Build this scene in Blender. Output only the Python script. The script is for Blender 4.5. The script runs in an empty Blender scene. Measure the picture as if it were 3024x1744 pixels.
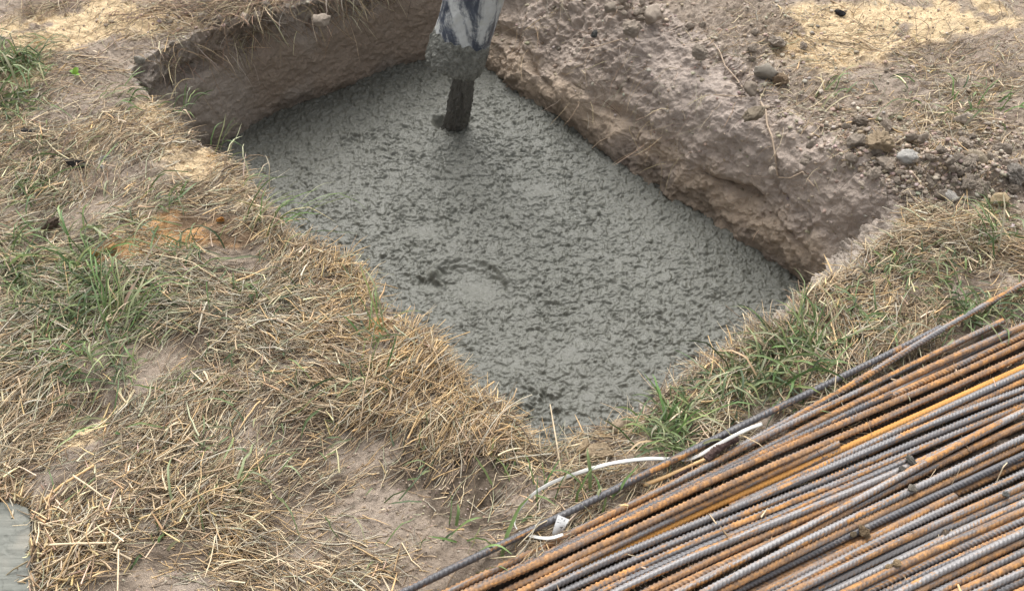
import bpy, math, random
import numpy as np
from mathutils import Vector, Matrix
R = math.radians
rng = np.random.default_rng(7)
random.seed(7)
S = bpy.context.scene
COL = S.collection

# ------------------------------------------------------------------ camera
CAM_H, PITCH, FR = 1.65, R(47), 1.0
W0, H0 = 3024.0, 1744.0
K = 3024 / 2525.0                      # points read off an enlarged print of the photograph
cam = bpy.data.cameras.new('camera')
co = bpy.data.objects.new('camera', cam); COL.objects.link(co)
co.location = (0, 0, CAM_H); co.rotation_euler = (R(90) - PITCH, 0, 0)
cam.sensor_width = 36; cam.lens = 36 * FR; cam.clip_end = 500; cam.clip_start = .02
S.camera = co
cP, sP = math.cos(PITCH), math.sin(PITCH)

def at(px, py, z=0.0):
    """world point at height z seen at photograph position px, py (numpy friendly)"""
    px = np.asarray(px, float) * K; py = np.asarray(py, float) * K
    a = (px - W0 / 2) / (W0 * FR); b = -(py - H0 / 2) / (W0 * FR)
    dy = cP + b * sP; dz = -sP + b * cP
    t = (z - CAM_H) / dz
    return np.stack([a * t, dy * t, np.broadcast_to(z, t.shape) + 0 * t], -1)

def to_px(P):
    x, y, z = P[..., 0], P[..., 1], P[..., 2] - CAM_H
    d = y * cP - z * sP; u = y * sP + z * cP
    d = np.where(d > .05, d, .05)
    return (x / d * W0 * FR + W0 / 2) / K, (-u / d * W0 * FR + H0 / 2) / K

# ------------------------------------------------------------------ noise
def _h(ix, iy, seed):
    n = (ix.astype(np.int64) * 374761393 + iy.astype(np.int64) * 668265263 + seed * 1442695041) & 0xFFFFFFFF
    n = ((n ^ (n >> 13)) * 1274126177) & 0xFFFFFFFF
    n = ((n ^ (n >> 16)) * 2246822519) & 0xFFFFFFFF
    return (n ^ (n >> 15)) & 0xFFFFFFFF
def hf(ix, iy, seed): return _h(ix, iy, seed) / 4294967296.0
def perlin(x, y, seed=0):
    ix = np.floor(x); iy = np.floor(y); fx = x - ix; fy = y - iy
    def g(dx, dy):
        a = hf(ix + dx, iy + dy, seed) * 6.2831853
        return np.cos(a) * (fx - dx) + np.sin(a) * (fy - dy)
    u = fx * fx * fx * (fx * (fx * 6 - 15) + 10); v = fy * fy * fy * (fy * (fy * 6 - 15) + 10)
    a = g(0, 0); b = g(1, 0); c = g(0, 1); d = g(1, 1)
    return 1.5 * ((a + (b - a) * u) * (1 - v) + (c + (d - c) * u) * v)
def fbm(x, y, f, o=4, seed=0, gain=.5):
    r = 0; a = 1
    for k in range(o):
        r = r + a * perlin(x * f + 13.7 * k, y * f - 7.1 * k, seed + k * 17); f *= 2.07; a *= gain
    return r
def ridged(x, y, f, o=3, seed=0, gain=.5):
    r = 0; a = 1
    for k in range(o):
        r = r + a * (1 - 2 * np.abs(perlin(x * f + 5.3 * k, y * f + 9.1 * k, seed + 31 * k))); f *= 2.1; a *= gain
    return r
def worley(x, y, seed=0, jit=.95):
    ix = np.floor(x); iy = np.floor(y)
    f1 = np.full(x.shape, 9.); f2 = np.full(x.shape, 9.); cid = np.zeros(x.shape)
    for dx in (-1, 0, 1):
        for dy in (-1, 0, 1):
            cx = ix + dx; cy = iy + dy
            px = cx + .5 + jit * (hf(cx, cy, seed) - .5); py = cy + .5 + jit * (hf(cx, cy, seed + 1) - .5)
            d = np.hypot(x - px, y - py)
            m = d < f1
            f2 = np.where(m, f1, np.minimum(f2, d)); cid = np.where(m, hf(cx, cy, seed + 2), cid); f1 = np.where(m, d, f1)
    return f1, f2, cid
def sst(a, b, x):
    t = np.clip((x - a) / (b - a), 0, 1); return t * t * (3 - 2 * t)

# ------------------------------------------------------------------ mesh helpers
def mesh_np(name, V, F, cols=None, smooth=True):
    me = bpy.data.meshes.new(name)
    V = np.ascontiguousarray(V, np.float32); F = np.ascontiguousarray(F, np.int32); n = F.shape[1]
    me.vertices.add(len(V)); me.vertices.foreach_set('co', V.ravel())
    me.loops.add(F.size); me.loops.foreach_set('vertex_index', F.ravel())
    me.polygons.add(len(F)); me.polygons.foreach_set('loop_start', np.arange(0, F.size, n, dtype=np.int32))
    if smooth: me.polygons.foreach_set('use_smooth', np.ones(len(F), bool))
    me.update(calc_edges=True)
    if cols is not None:
        a = me.color_attributes.new('Col', 'FLOAT_COLOR', 'POINT')
        c = np.ones((len(V), 4), np.float32); c[:, :cols.shape[1]] = cols
        a.data.foreach_set('color', c.ravel())
    return me
def obj(name, me, mat, parent=None, loc=None):
    o = bpy.data.objects.new(name, me); COL.objects.link(o)
    if mat: me.materials.clear(); me.materials.append(mat)
    if parent: o.parent = parent
    if loc is not None: o.location = loc
    return o
def tag(o, label=None, cat=None, group=None, kind=None):
    if label: o['label'] = label
    if cat: o['category'] = cat
    if group: o['group'] = group
    if kind: o['kind'] = kind
    return o
def empty(name, loc):
    o = bpy.data.objects.new(name, None); COL.objects.link(o); o.location = loc; o.empty_display_size = .05
    return o
def grid_faces(nr, nc, wrap=False):
    i = np.arange(nr - 1)[:, None]; j = np.arange(nc if wrap else nc - 1)[None, :]
    j2 = (j + 1) % nc
    return np.stack([i * nc + j, i * nc + j2, (i + 1) * nc + j2, (i + 1) * nc + j], -1).reshape(-1, 4)

# ------------------------------------------------------------------ materials
def new_mat(name):
    m = bpy.data.materials.new(name); m.use_nodes = True
    nt = m.node_tree; return m, nt, nt.nodes['Principled BSDF']
def nd(nt, typ, **kw):
    n = nt.nodes.new(typ)
    for k, v in kw.items():
        if k in n.inputs: n.inputs[k].default_value = v
        else: setattr(n, k, v)
    return n
def noise(nt, scale, detail=4, rough=.6, vec=None, dist=0):
    n = nd(nt, 'ShaderNodeTexNoise', Scale=scale, Detail=detail, Roughness=rough, Distortion=dist)
    if vec is not None: nt.links.new(vec, n.inputs['Vector'])
    return n.outputs['Fac']
def mixc(nt, fac, a, b, blend='MIX'):
    n = nt.nodes.new('ShaderNodeMix'); n.data_type = 'RGBA'; n.blend_type = blend
    for s, v in ((n.inputs[0], fac), (n.inputs[6], a), (n.inputs[7], b)):
        if isinstance(v, (int, float)): s.default_value = v
        elif isinstance(v, tuple): s.default_value = (*v, 1) if len(v) == 3 else v
        else: nt.links.new(v, s)
    return n.outputs[2]
def ramp(nt, fac, a, b, va=0., vb=1.):
    n = nt.nodes.new('ShaderNodeMapRange'); n.interpolation_type = 'SMOOTHSTEP'
    n.inputs[1].default_value = a; n.inputs[2].default_value = b; n.inputs[3].default_value = va; n.inputs[4].default_value = vb
    nt.links.new(fac, n.inputs[0]); return n.outputs[0]
def math_(nt, op, a, b=0.):
    n = nt.nodes.new('ShaderNodeMath'); n.operation = op
    for k, v in ((0, a), (1, b)):
        if isinstance(v, (int, float)): n.inputs[k].default_value = v
        else: nt.links.new(v, n.inputs[k])
    return n.outputs[0]
def bump(nt, h, dist, strength=1., prev=None):
    n = nd(nt, 'ShaderNodeBump', Strength=strength, Distance=dist)
    nt.links.new(h, n.inputs['Height'])
    if prev is not None: nt.links.new(prev, n.inputs['Normal'])
    return n.outputs[0]
def objco(nt): return nt.nodes.new('ShaderNodeTexCoord').outputs['Object']
def vcol(nt): return nd(nt, 'ShaderNodeVertexColor', layer_name='Col').outputs[0]
def fin(nt, b, col, rough, nrm=None, spec=.3):
    for s, v in ((b.inputs['Base Color'], col), (b.inputs['Roughness'], rough)):
        if isinstance(v, (int, float)): s.default_value = v
        elif isinstance(v, tuple): s.default_value = (*v, 1)
        else: nt.links.new(v, s)
    if nrm is not None: nt.links.new(nrm, b.inputs['Normal'])
    b.inputs['Specular IOR Level'].default_value = spec

def mat_ground():
    m, nt, b = new_mat('soil')
    c = objco(nt); base = vcol(nt)
    n1 = noise(nt, 26, 6, .7, c); n2 = noise(nt, 210, 4, .65, c); n3 = noise(nt, 75, 5, .7, c, .6)
    col = mixc(nt, 1., base, mixc(nt, n1, (.80, .80, .80), (1.22, 1.21, 1.19)), 'MULTIPLY')
    col = mixc(nt, ramp(nt, n2, .56, .72), col, mixc(nt, 1., col, (1.35, 1.28, 1.16), 'MULTIPLY'))
    col = mixc(nt, ramp(nt, n3, .60, .76, 0, .35), col, (.13, .10, .08))
    v = nd(nt, 'ShaderNodeTexVoronoi', Scale=95., Randomness=1.); nt.links.new(c, v.inputs['Vector'])
    h = bump(nt, n3, .010, .8); h = bump(nt, v.outputs['Distance'], .004, .5, h); h = bump(nt, n2, .004, .9, h)
    fin(nt, b, col, .93, h, .2); return m
def mat_concrete():
    m, nt, b = new_mat('wet concrete')
    c = objco(nt); n1 = noise(nt, 5, 4, .6, c); n2 = noise(nt, 160, 4, .7, c); n3 = noise(nt, 420, 3, .6, c)
    col = mixc(nt, n1, (.104, .106, .090), (.124, .125, .108))
    col = mixc(nt, ramp(nt, n2, .55, .8, 0, .5), col, (.175, .175, .158))
    h = bump(nt, n2, .0022, .6); h = bump(nt, n3, .001, .6, h)
    fin(nt, b, col, ramp(nt, n2, .3, .7, .36, .54), h, .4); return m
def mat_slab():
    m, nt, b = new_mat('trowelled concrete')
    c = objco(nt)
    mp = nd(nt, 'ShaderNodeMapping'); mp.inputs['Scale'].default_value = (5, 90, 20); mp.inputs['Rotation'].default_value = (0, 0, R(-6)); nt.links.new(c, mp.inputs[0])
    n1 = noise(nt, 1, 5, .65, mp.outputs[0], .4); n2 = noise(nt, 30, 5, .6, c); n3 = noise(nt, 12, 3, .5, c)
    col = mixc(nt, n1, (.125, .130, .112), (.165, .170, .150)); col = mixc(nt, ramp(nt, n2, .58, .72, 0, .7), col, (.15, .155, .14))
    col = mixc(nt, ramp(nt, n3, .5, .7, 0, .5), col, (.26, .24, .20))
    h = bump(nt, n1, .003, .5); h = bump(nt, n2, .004, .5, h)
    fin(nt, b, col, .6, h, .4); return m
def mat_attr(name, rough=.7, spec=.25, var=.35, sc=120, sub=0.):
    m, nt, b = new_mat(name)
    c = objco(nt); n = noise(nt, sc, 3, .6, c)
    lo = 1 - var
    fin(nt, b, mixc(nt, 1., vcol(nt), mixc(nt, n, (lo, lo, lo), (1 + var, 1 + var, 1 + var)), 'MULTIPLY'), rough, None, spec)
    if sub:
        tr = nd(nt, 'ShaderNodeBsdfTranslucent'); nt.links.new(vcol(nt), tr.inputs[0])
        mx = nd(nt, 'ShaderNodeMixShader'); mx.inputs[0].default_value = sub
        out = nt.nodes['Material Output']
        nt.links.new(b.outputs[0], mx.inputs[1]); nt.links.new(tr.outputs[0], mx.inputs[2]); nt.links.new(mx.outputs[0], out.inputs[0])
    return m
def mat_clod():
    m, nt, b = new_mat('dry clod')
    c = objco(nt); oi = nd(nt, 'ShaderNodeObjectInfo'); n1 = noise(nt, 60, 5, .7, c); n2 = noise(nt, 260, 4, .7, c)
    col = mixc(nt, 1., oi.outputs['Color'], mixc(nt, n1, (.7, .69, .68), (1.3, 1.3, 1.28)), 'MULTIPLY')
    h = bump(nt, n1, .006, .8); h = bump(nt, n2, .003, .8, h)
    fin(nt, b, col, .95, h, .15); return m
def mat_rebar():
    m, nt, b = new_mat('rusted steel')
    c = objco(nt); oi = nd(nt, 'ShaderNodeObjectInfo')
    off = nd(nt, 'ShaderNodeVectorMath', operation='ADD'); nt.links.new(c, off.inputs[0])
    cmb = nd(nt, 'ShaderNodeCombineXYZ'); nt.links.new(math_(nt, 'MULTIPLY', oi.outputs['Random'], 37.), cmb.inputs[0]); nt.links.new(cmb.outputs[0], off.inputs[1])
    mp = nd(nt, 'ShaderNodeMapping'); mp.inputs['Scale'].default_value = (6, 95, 95); nt.links.new(off.outputs[0], mp.inputs[0])
    rust = nd(nt, 'ShaderNodeAttribute', attribute_type='OBJECT', attribute_name='rust').outputs['Fac']
    tone = nd(nt, 'ShaderNodeAttribute', attribute_type='OBJECT', attribute_name='tone').outputs['Fac']
    nl = noise(nt, 1, 5, .62, mp.outputs[0], .5)
    nf = noise(nt, 330, 4, .7, off.outputs[0]); nm = noise(nt, 60, 4, .7, off.outputs[0])
    t = math_(nt, 'ADD', math_(nt, 'MULTIPLY', nl, .8), math_(nt, 'MULTIPLY', nm, .2))
    t = math_(nt, 'ADD', t, math_(nt, 'MULTIPLY', math_(nt, 'SUBTRACT', rust, .5), .34))
    f = ramp(nt, t, .455, .565)
    steel = mixc(nt, tone, (.070, .070, .077), (.250, .243, .245))
    steel = mixc(nt, ramp(nt, nf, .4, .75, 0, .6), steel, mixc(nt, 1., steel, (1.5, 1.4, 1.35), 'MULTIPLY'))
    rc = mixc(nt, ramp(nt, nm, .36, .64), (.19, .122, .080), mixc(nt, ramp(nt, nl, .46, .66), (.32, .19, .105), (.54, .26, .075)))
    rc = mixc(nt, ramp(nt, rust,   .85, .93, 0, .6), rc, (.66, .31, .055))
    rc = mixc(nt, ramp(nt, nf, .55, .75, 0, .55), rc, (.105, .062, .040))
    dust = ramp(nt, nm, .55, .75, 0, .35)
    col = mixc(nt, dust, mixc(nt, f, steel, rc), (.30, .255, .21))
    h = bump(nt, nf, .0012, .7); h = bump(nt, nm, .002, .5, h)
    fin(nt, b, col, mixc(nt, f, (.42, .42, .42), (.85, .85, .85)), h, .5)
    met = math_(nt, 'MULTIPLY', math_(nt, 'SUBTRACT', 1., f), .22); nt.links.new(met, b.inputs['Metallic'])
    return m
def mat_hose():
    m, nt, b = new_mat('cement smeared rubber')
    c = objco(nt)
    mp = nd(nt, 'ShaderNodeMapping'); mp.inputs['Scale'].default_value = (9, 9, 3.2); nt.links.new(c, mp.inputs[0])
    n1 = noise(nt, 1, 6, .62, mp.outputs[0], 1.4); n2 = noise(nt, 60, 5, .7, c); n3 = noise(nt, 14, 5, .7, c, .8)
    f = math_(nt, 'ADD', math_(nt, 'MULTIPLY', n1, .7), math_(nt, 'MULTIPLY', n3, .3))
    cem = mixc(nt, n2, (.33, .34, .335), (.55, .56, .55)); cem = mixc(nt, ramp(nt, n3, .52, .66, 0, .5), cem, (.36, .36, .30))
    navy = mixc(nt, n3, (.018, .023, .036), (.075, .09, .12))
    fm = ramp(nt, f, .43, .53)
    h = bump(nt, n2, .003, .7)
    fin(nt, b, mixc(nt, fm, navy, cem), mixc(nt, fm, (.35, .35, .35), (.85, .85, .85)), h, .4); return m
def mat_crust(name, a, bb, rough=.6, stretch=1.):
    m, nt, b = new_mat(name)
    c = objco(nt)
    mp = nd(nt, 'ShaderNodeMapping'); mp.inputs['Scale'].default_value = (1, 1, stretch); nt.links.new(c, mp.inputs[0])
    n1 = noise(nt, 55, 6, .75, mp.outputs[0]); n2 = noise(nt, 240, 4, .7, mp.outputs[0])
    col = mixc(nt, ramp(nt, n1, .3, .7), a, bb); h = bump(nt, n1, .010, .8); h = bump(nt, n2, .004, .8, h)
    fin(nt, b, col, rough, h, .4); return m
def mat_plain(name, col, rough=.5, var=.12, sc=60, spec=.3):
    m, nt, b = new_mat(name)
    n = noise(nt, sc, 4, .6, objco(nt))
    fin(nt, b, mixc(nt, n, tuple(x * (1 - var) for x in col), tuple(min(1, x * (1 + var)) for x in col)), rough, bump(nt, n, .001, .4), spec); return m

M_SOIL = mat_ground(); M_CONC = mat_concrete(); M_STRAW = mat_attr('straw', .62, .3, .25, 90, .12); M_GREEN = mat_attr('grass blade', .5, .35, .25, 60, .25)
M_CLOD = mat_clod(); M_BAR = mat_rebar(); M_HOSE = mat_hose(); M_SLAB = mat_slab()
M_CRUST = mat_crust('mortar crust', (.095, .095, .080), (.27, .27, .24)); M_POUR = mat_crust('flowing concrete', (.07, .066, .058), (.155, .15, .135), .45, .25)

# ------------------------------------------------------------------ pit outline
ZC = -0.36
def P2(pts, z): return at([p[0] for p in pts], [p[1] for p in pts], z)[:, :2]
left_r = [(325, 172), (352, 208), (385, 243), (430, 295), (480, 340), (545, 388), (590, 418), (625, 450), (655, 500), (680, 545), (705, 588), (735, 615), (800, 622), (850, 640), (880, 672), (940, 738), (980, 778), (1050, 845), (1110, 905), (1140, 940), (1210, 992), (1262, 1045), (1312, 1102)]
front_r = [(1345, 1108), (1390, 1098), (1450, 1065), (1510, 1048), (1590, 1020), (1630, 970), (1690, 915), (1760, 870), (1830, 832), (1900, 800), (1960, 762), (2000, 722), (2060, 700), (2110, 655), (2190, 600), (2265, 535)]
bank_r = [(2275, 505), (2225, 478), (2150, 430), (2060, 375), (1990, 322), (1930, 262), (1880, 215), (1830, 165), (1760, 112), (1690, 66), (1600, 10), (1500, -52), (1400, -118)]
back_r = [(1320, -190), (1220, -160), (1120, -120), (1000, -75), (900, -35), (800, -5), (700, 25), (600, 52), (520, 72), (450, 96), (390, 124)]
RIM = np.concatenate([P2(left_r, 0), P2(front_r, 0), P2(bank_r, 0), P2(back_r, 0)])
CEN = P2([(1230, 560)], 0)[0]
def inward(p, d):
    v = CEN - p; return p + v / np.linalg.norm(v, axis=-1, keepdims=True) * d
bl = inward(P2(left_r, 0), .05)
bf = inward(P2(front_r, 0), .06)
bank_b = [(2010, 742), (1985, 716), (1905, 656), (1830, 600), (1762, 546), (1680, 500), (1600, 456), (1530, 420), (1460, 362), (1390, 316), (1290, 260), (1215, 202), (1170, 160)]
back_b = [(1128, 128), (1085, 138), (1040, 153), (980, 168), (920, 190), (860, 216), (800, 240), (700, 274), (620, 315), (540, 356), (420, 416)]
bf[-6:] = P2([(1990, 790), (1994, 772), (1998, 762), (2002, 756), (2006, 750), (2010, 745)], ZC)
BOT = np.concatenate([bl, bf, P2(bank_b, ZC), P2(back_b, ZC)])
BOT[0] = P2([(350, 452)], ZC)[0]
kind = np.concatenate([np.zeros(len(left_r)), np.zeros(len(front_r)) + 1, np.zeros(len(bank_r)) + 2, np.zeros(len(back_r)) + 3])
def loop_sample(A, n_per, ref):
    # resample closed polyline pairs with equal steps along the rim, lightly smoothed
    d = np.linalg.norm(np.roll(ref, -1, 0) - ref, axis=1); s = np.concatenate([[0], np.cumsum(d)])
    q = np.linspace(0, s[-1], n_per, endpoint=False)
    Ac = np.concatenate([A, A[:1]])
    return np.stack([np.interp(q, s, Ac[:, k]) for k in range(A.shape[1])], -1)
NS = 2600
ref = .5 * (RIM + BOT)
rim = loop_sample(RIM, NS, ref); bot = loop_sample(BOT, NS, ref)
def csmooth(A, w):
    k = np.ones(w) / w; n = len(A); P = np.concatenate([A[-w:], A, A[:w]])
    return np.stack([np.convolve(P[:, j], k, 'same')[w:w + n] for j in range(A.shape[1])], -1)
rim = csmooth(rim, 15); bot = csmooth(bot, 41)
kn = np.stack([(kind == k).astype(float) for k in range(4)], -1)
kw = csmooth(loop_sample(kn, NS, ref), 81)     # weights: left, front, bank, back
sarr = np.arange(NS) * .003
nrm = rim - CEN; nrm /= np.linalg.norm(nrm, axis=1, keepdims=True)
# ragged rim
rag = .012 * fbm(sarr, 0 * sarr + 3, 9, 4, 5) * (1 + kw[:, 2]) + .006 * perlin(sarr * 60, 0 * sarr, 8)
rag *= sst(0, .3, sarr) * sst(0, .3, sarr[::-1])
rim = rim + nrm * (.013 * (kw[:, 0] + kw[:, 1]))[:, None]
rim0 = rim.copy(); rim = rim + nrm * rag[:, None]

def ground_h(x, y):
    h = .018 * fbm(x, y, 1.3, 3, 11) + .010 * fbm(x, y, 7, 4, 21, .55)
    h += .006 * ridged(x, y, 22, 3, 33, .55) * (.5 + fbm(x, y, 3, 2, 71))
    return h
SLAB_C = at(-40, 1370, 0)[:2]
SLAB_POLY = [(-260, 1200), (0, 1236), (48, 1241), (70, 1252), (79, 1275), (78, 1460), (77, 1560), (-200, 1560)]
SP = P2(SLAB_POLY, 0)
def in_poly(x, y, P):
    ins = np.zeros(x.shape, bool); n = len(P)
    for i in range(n):
        x1, y1 = P[i]; x2, y2 = P[(i + 1) % n]
        c = ((y1 > y) != (y2 > y)) & (x < (x2 - x1) * (y - y1) / (y2 - y1 + 1e-12) + x1)
        ins ^= c
    return ins

def blob(px, py, x, y, rx, ry, rot=0):
    dx, dy = px - x, py - y; c, s = math.cos(R(rot)), math.sin(R(rot))
    return np.exp(-(((dx * c + dy * s) / rx) ** 2 + ((-dx * s + dy * c) / ry) ** 2))
# wall rows (bottom -> rim)
NT = 250
tt = np.linspace(0, 1, NT)
rows = []
ledge = sst(-.3, .25, perlin(sarr * 2.2, 0 * sarr, 19)) * .8
for t in tt:
    zb = t                                            # steep walls
    hb = .30 * t + .70 * sst(.78, 1.0, np.array(t)) * 1.0
    # bank: short steep foot, ledge, then a long slope that rounds over at the top
    zk = np.interp(t, [0, .12, .26, .30, .36, .60, .85, 1], [0, .20, .40, .43, .44, .76, .955, 1])
    hk = np.interp(t, [0, .12, .26, .30, .36, .60, .85, 1], [0, .03, .06, .12, .20, .44, .76, 1])
    zk2 = np.interp(t, [0, .15, .4, .7, .88, 1], [0, .22, .52, .84, .965, 1]); hk2 = np.interp(t, [0, .15, .4, .7, .88, 1], [0, .05, .23, .56, .82, 1])
    zk = zk * ledge + zk2 * (1 - ledge); hk = hk * ledge + hk2 * (1 - ledge)
    zr = np.interp(t, [0, .35, .7, .85, 1], [0, .38, .72, .86, 1]); hr = np.interp(t, [0, .35, .7, .82, 1], [0, .08, .20, .40, 1])
    wz = kw[:, 2] * zk + kw[:, 3] * zr + (kw[:, 0] + kw[:, 1]) * zb
    wh = kw[:, 2] * hk + kw[:, 3] * hr + (kw[:, 0] + kw[:, 1]) * hb
    z = (ZC - .05) + (0 - ZC + .05) * wz
    P = bot + (rim0 - bot) * wh[:, None] + (rim - rim0) * sst(.8, 1, np.array(t))
    rows.append(np.concatenate([P, z[:, None]], 1))
WALL = np.stack(rows)                                 # NT,NS,3
# outward rings
dist = [0.]; st = .004
while dist[-1] < 3.2: dist.append(dist[-1] + st); st = min(st * 1.012, .0095)
while dist[-1] < 70: dist.append(dist[-1] + st); st *= 1.25
dist = np.array(dist[1:])
rings = rim[None] + nrm[None] * dist[:, None, None]
RING = np.concatenate([rings, np.zeros((len(dist), NS, 1))], 2)
G = np.concatenate([WALL, RING], 0)
NR = len(G)
row_t = np.concatenate([tt, 1 + dist])                # >1 outside
X, Y = G[..., 0], G[..., 1]
gh = ground_h(X, Y)
blend = np.concatenate([sst(.55, 1, tt), np.ones(len(dist))])[:, None]
G[..., 2] += gh * blend
# displacement of walls along the outward horizontal + up
wmask = np.concatenate([sst(0, .08, tt) * (1 - .75 * sst(.9, 1, tt)), np.exp(-dist / .05) * .25])[:, None]
_d = np.linalg.norm(np.diff(G, axis=0), axis=2); TT = np.concatenate([np.zeros((1, NS)), np.cumsum(_d, 0)])
SS = sarr[None] * np.ones((NR, 1))
nwall = NT + 60
a = SS[:nwall]; bq = TT[:nwall]
def face_axes(w):
    e = (rim0 * w[:, None]).sum(0) / w.sum(); Q = (rim0 - e) * np.sqrt(w)[:, None]; ev, vec = np.linalg.eigh(Q.T @ Q); ex = vec[:, 1]; ey = np.array((-ex[1], ex[0]))
    A_ = G[..., 0] * ex[0] + G[..., 1] * ex[1]; N_ = G[..., 0] * ey[0] + G[..., 1] * ey[1]
    B_ = np.concatenate([np.zeros((1, NS)), np.cumsum(np.hypot(np.diff(N_, axis=0), np.diff(G[..., 2], axis=0)), 0)]); return A_, B_
for j_ in (2, 3):
    A_, B_ = face_axes(np.clip(kw[:, j_], 0, 1)); m_ = kw[:, j_] > .5
    SS = np.where(m_[None], A_ + 3 * j_, SS); TT = np.where(m_[None], B_, TT)
a = SS[:nwall]; bq = TT[:nwall]
big = .030 * fbm(a, bq, 4.5, 4, 101, .55); mid = .016 * ridged(a, bq, 13, 3, 131, .5)
f1, f2, cid = worley(a * 26 + .8 * fbm(a, bq, 12, 2, 9), bq * 26, 55)
lump = .022 * (cid - .35) * sst(.02, .28, f2 - f1)
f1b, f2b, cidb = worley(a * 75, bq * 75, 77)
lump2 = .008 * (cidb - .4) * sst(.02, .3, f2b - f1b)
fine = .0050 * fbm(a, bq, 48, 2, 151, .5)
amp = kw[:, 2] * 1.0 + kw[:, 3] * .55 + (kw[:, 0] + kw[:, 1]) * .5
# back wall: smooth cut face low down, crumbly turf edge high up
turf = sst(.66, .82, row_t[:nwall])[:, None]
crumb = kw[:, 2] * (.35 + .65 * sst(-.2, .3, fbm(a, bq, 4, 2, 17))) + (1 - kw[:, 2]) * (.25 + 1.1 * turf)
D = (.75 * big * amp + (.6 * mid + .6 * lump) * crumb + .8 * lump2 * crumb + fine * (.5 + .6 * crumb)) * wmask[:nwall]
# a broken crack under the turf lip of the bank
rt = row_t[:nwall, None] * np.ones(NS)
lip = np.exp(-((rt - (.33 + .16 * perlin(a * 3, 0 * a, 3))) / .035) ** 2) * kw[:, 2] * sst(-.25, .25, perlin(a * 5, 0 * a, 44))
D += .035 * lip * sst(0, .06, row_t[:nwall])[:, None]
# undercut beneath the turf at the far-left corner
D += .05 * np.exp(-((rt - .76) / .066) ** 2) * kw[:, 3] * sst(.1, .4, perlin(a * 6, 0 * a, 12) + .3)
dS = np.roll(G[:nwall], -6, 1) - np.roll(G[:nwall], 6, 1); dT = np.gradient(G[:nwall], axis=0)
Nn = np.cross(dT, dS); Nn /= np.linalg.norm(Nn, axis=2, keepdims=True) + 1e-9        # points into the soil or up: fix by sign
sg = np.sign((Nn[..., 0] * nrm[:, 0] + Nn[..., 1] * nrm[:, 1]) - 2 * Nn[..., 2])
Nn *= sg[..., None]
G[:nwall] += Nn * D[..., None]
# clod-strewn roughness outside
XO, YO = G[NT:, :, 0], G[NT:, :, 1]
f1, f2, cid = worley(XO * 30 + fbm(XO, YO, 9, 2, 3), YO * 30, 5)
pxo, pyo = to_px(G)
rough_zone = np.exp(-(((pxo - 2250) / 380) ** 2 + ((pyo - 400) / 120) ** 2)) + .6 * np.exp(-(((pxo - 1800) / 260) ** 2 + ((pyo - 90) / 120) ** 2)) + .55 * np.exp(-(((pxo - 700) / 330) ** 2 + ((pyo - 40) / 60) ** 2)) + .35 * np.exp(-(((pxo - 1250) / 260) ** 2 + ((pyo - 1250) / 160) ** 2))
rz = rough_zone[NT:]
edge = 1 - np.exp(-dist / .02)[:, None]
G[NT:, :, 2] += (.016 * (cid - .3) * sst(.02, .3, f2 - f1) * np.clip(rz + .22, 0, 1) + .007 * ridged(XO, YO, 45, 2, 88) * np.clip(rz + .45, 0, 1)) * edge
# heel-sized hollow in the bare mud at the lower middle
for hx, hy, r, dp in ((870, 1120, .09, .03), (1010, 1180, .07, .025), (1230, 1230, .08, .02), (560, 660, .08, .02), (480, 860, .1, .02)):
    c = at(hx, hy)[:2]; G[NT:, :, 2] -= dp * np.exp(-((XO - c[0]) ** 2 + (YO - c[1]) ** 2) / r ** 2)
G[NT:, :, 2] += .045 * (blob(pxo[NT:], pyo[NT:], 2340, 425, 170, 60) * (.7 + .9 * fbm(XO, YO, 9, 3, 95))) * edge
slab_in = in_poly(XO, YO, SP)
G[NT:, :, 2] -= .06 * slab_in
# ------------------------------------------------------------------ ground colour: which soil lies where, with some shade painted in
pxo, pyo = to_px(G)
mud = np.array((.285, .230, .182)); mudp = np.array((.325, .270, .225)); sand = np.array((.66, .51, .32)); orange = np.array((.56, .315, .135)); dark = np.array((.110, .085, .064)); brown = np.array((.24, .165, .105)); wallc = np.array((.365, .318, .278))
n0 = fbm(X, Y, 4, 4, 201); n1 = fbm(X, Y, 11, 4, 222)
C = mud[None, None] + (mudp - mud) * np.clip(.5 + .8 * n0, 0, 1)[..., None]
def lay(C, col, w): w = np.clip(w, 0, 1)[..., None]; return C * (1 - w) + col * w
sandw = 0
for x, y, rx, ry, rt in ((110, 85, 190, 60, -14), (330, 45, 170, 40, 0), (40, 170, 120, 40, 0), (500, 400, 130, 90, 40), (400, 290, 60, 60, 0), (230, 340, 60, 40, 0), (2110, 100, 170, 70, -10), (2050, 60, 120, 60, 0), (2230, 60, 120, 40, 0), (2420, 40, 130, 40, 0), (190, 1075, 50, 25, 0), (200, 770, 60, 24, 0), (640, 490, 60, 40, 40), (1500, 1120, 90, 20, -10), (2450, 510, 50, 30, 0)):
    sandw = sandw + blob(pxo, pyo, x, y, rx, ry, rt)
C = lay(C, sand, sst(.25, .75, sandw * (1 + .9 * n1 + .5 * n0)) * .9)
orw = 0
for x, y, rx, ry, rt in ((490, 555, 135, 44, 8), (560, 560, 70, 34, 0), (285, 618, 85, 42, -20), (385, 588, 80, 28, -12), (920, 800, 40, 60, 50), (830, 640, 40, 30, 0), (230, 655, 40, 14, 0)):
    orw = orw + blob(pxo, pyo, x, y, rx, ry, rt)
C = lay(C, orange, sst(.3, .8, orw * (1 + .8 * n1)) * .85)
# dark damp humus on the left field and under the straw, deepened as painted shade
hum_shade = sst(-.1, .5, fbm(X, Y, 6, 3, 301)) * ((pxo < 1300) & (pyo > 330)) + sst(-.2, .5, n1) * (pxo > 1400) * (pyo > 560)
C = lay(C, dark, np.where(row_t[:, None] > 1, hum_shade * .85, 0))
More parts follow.
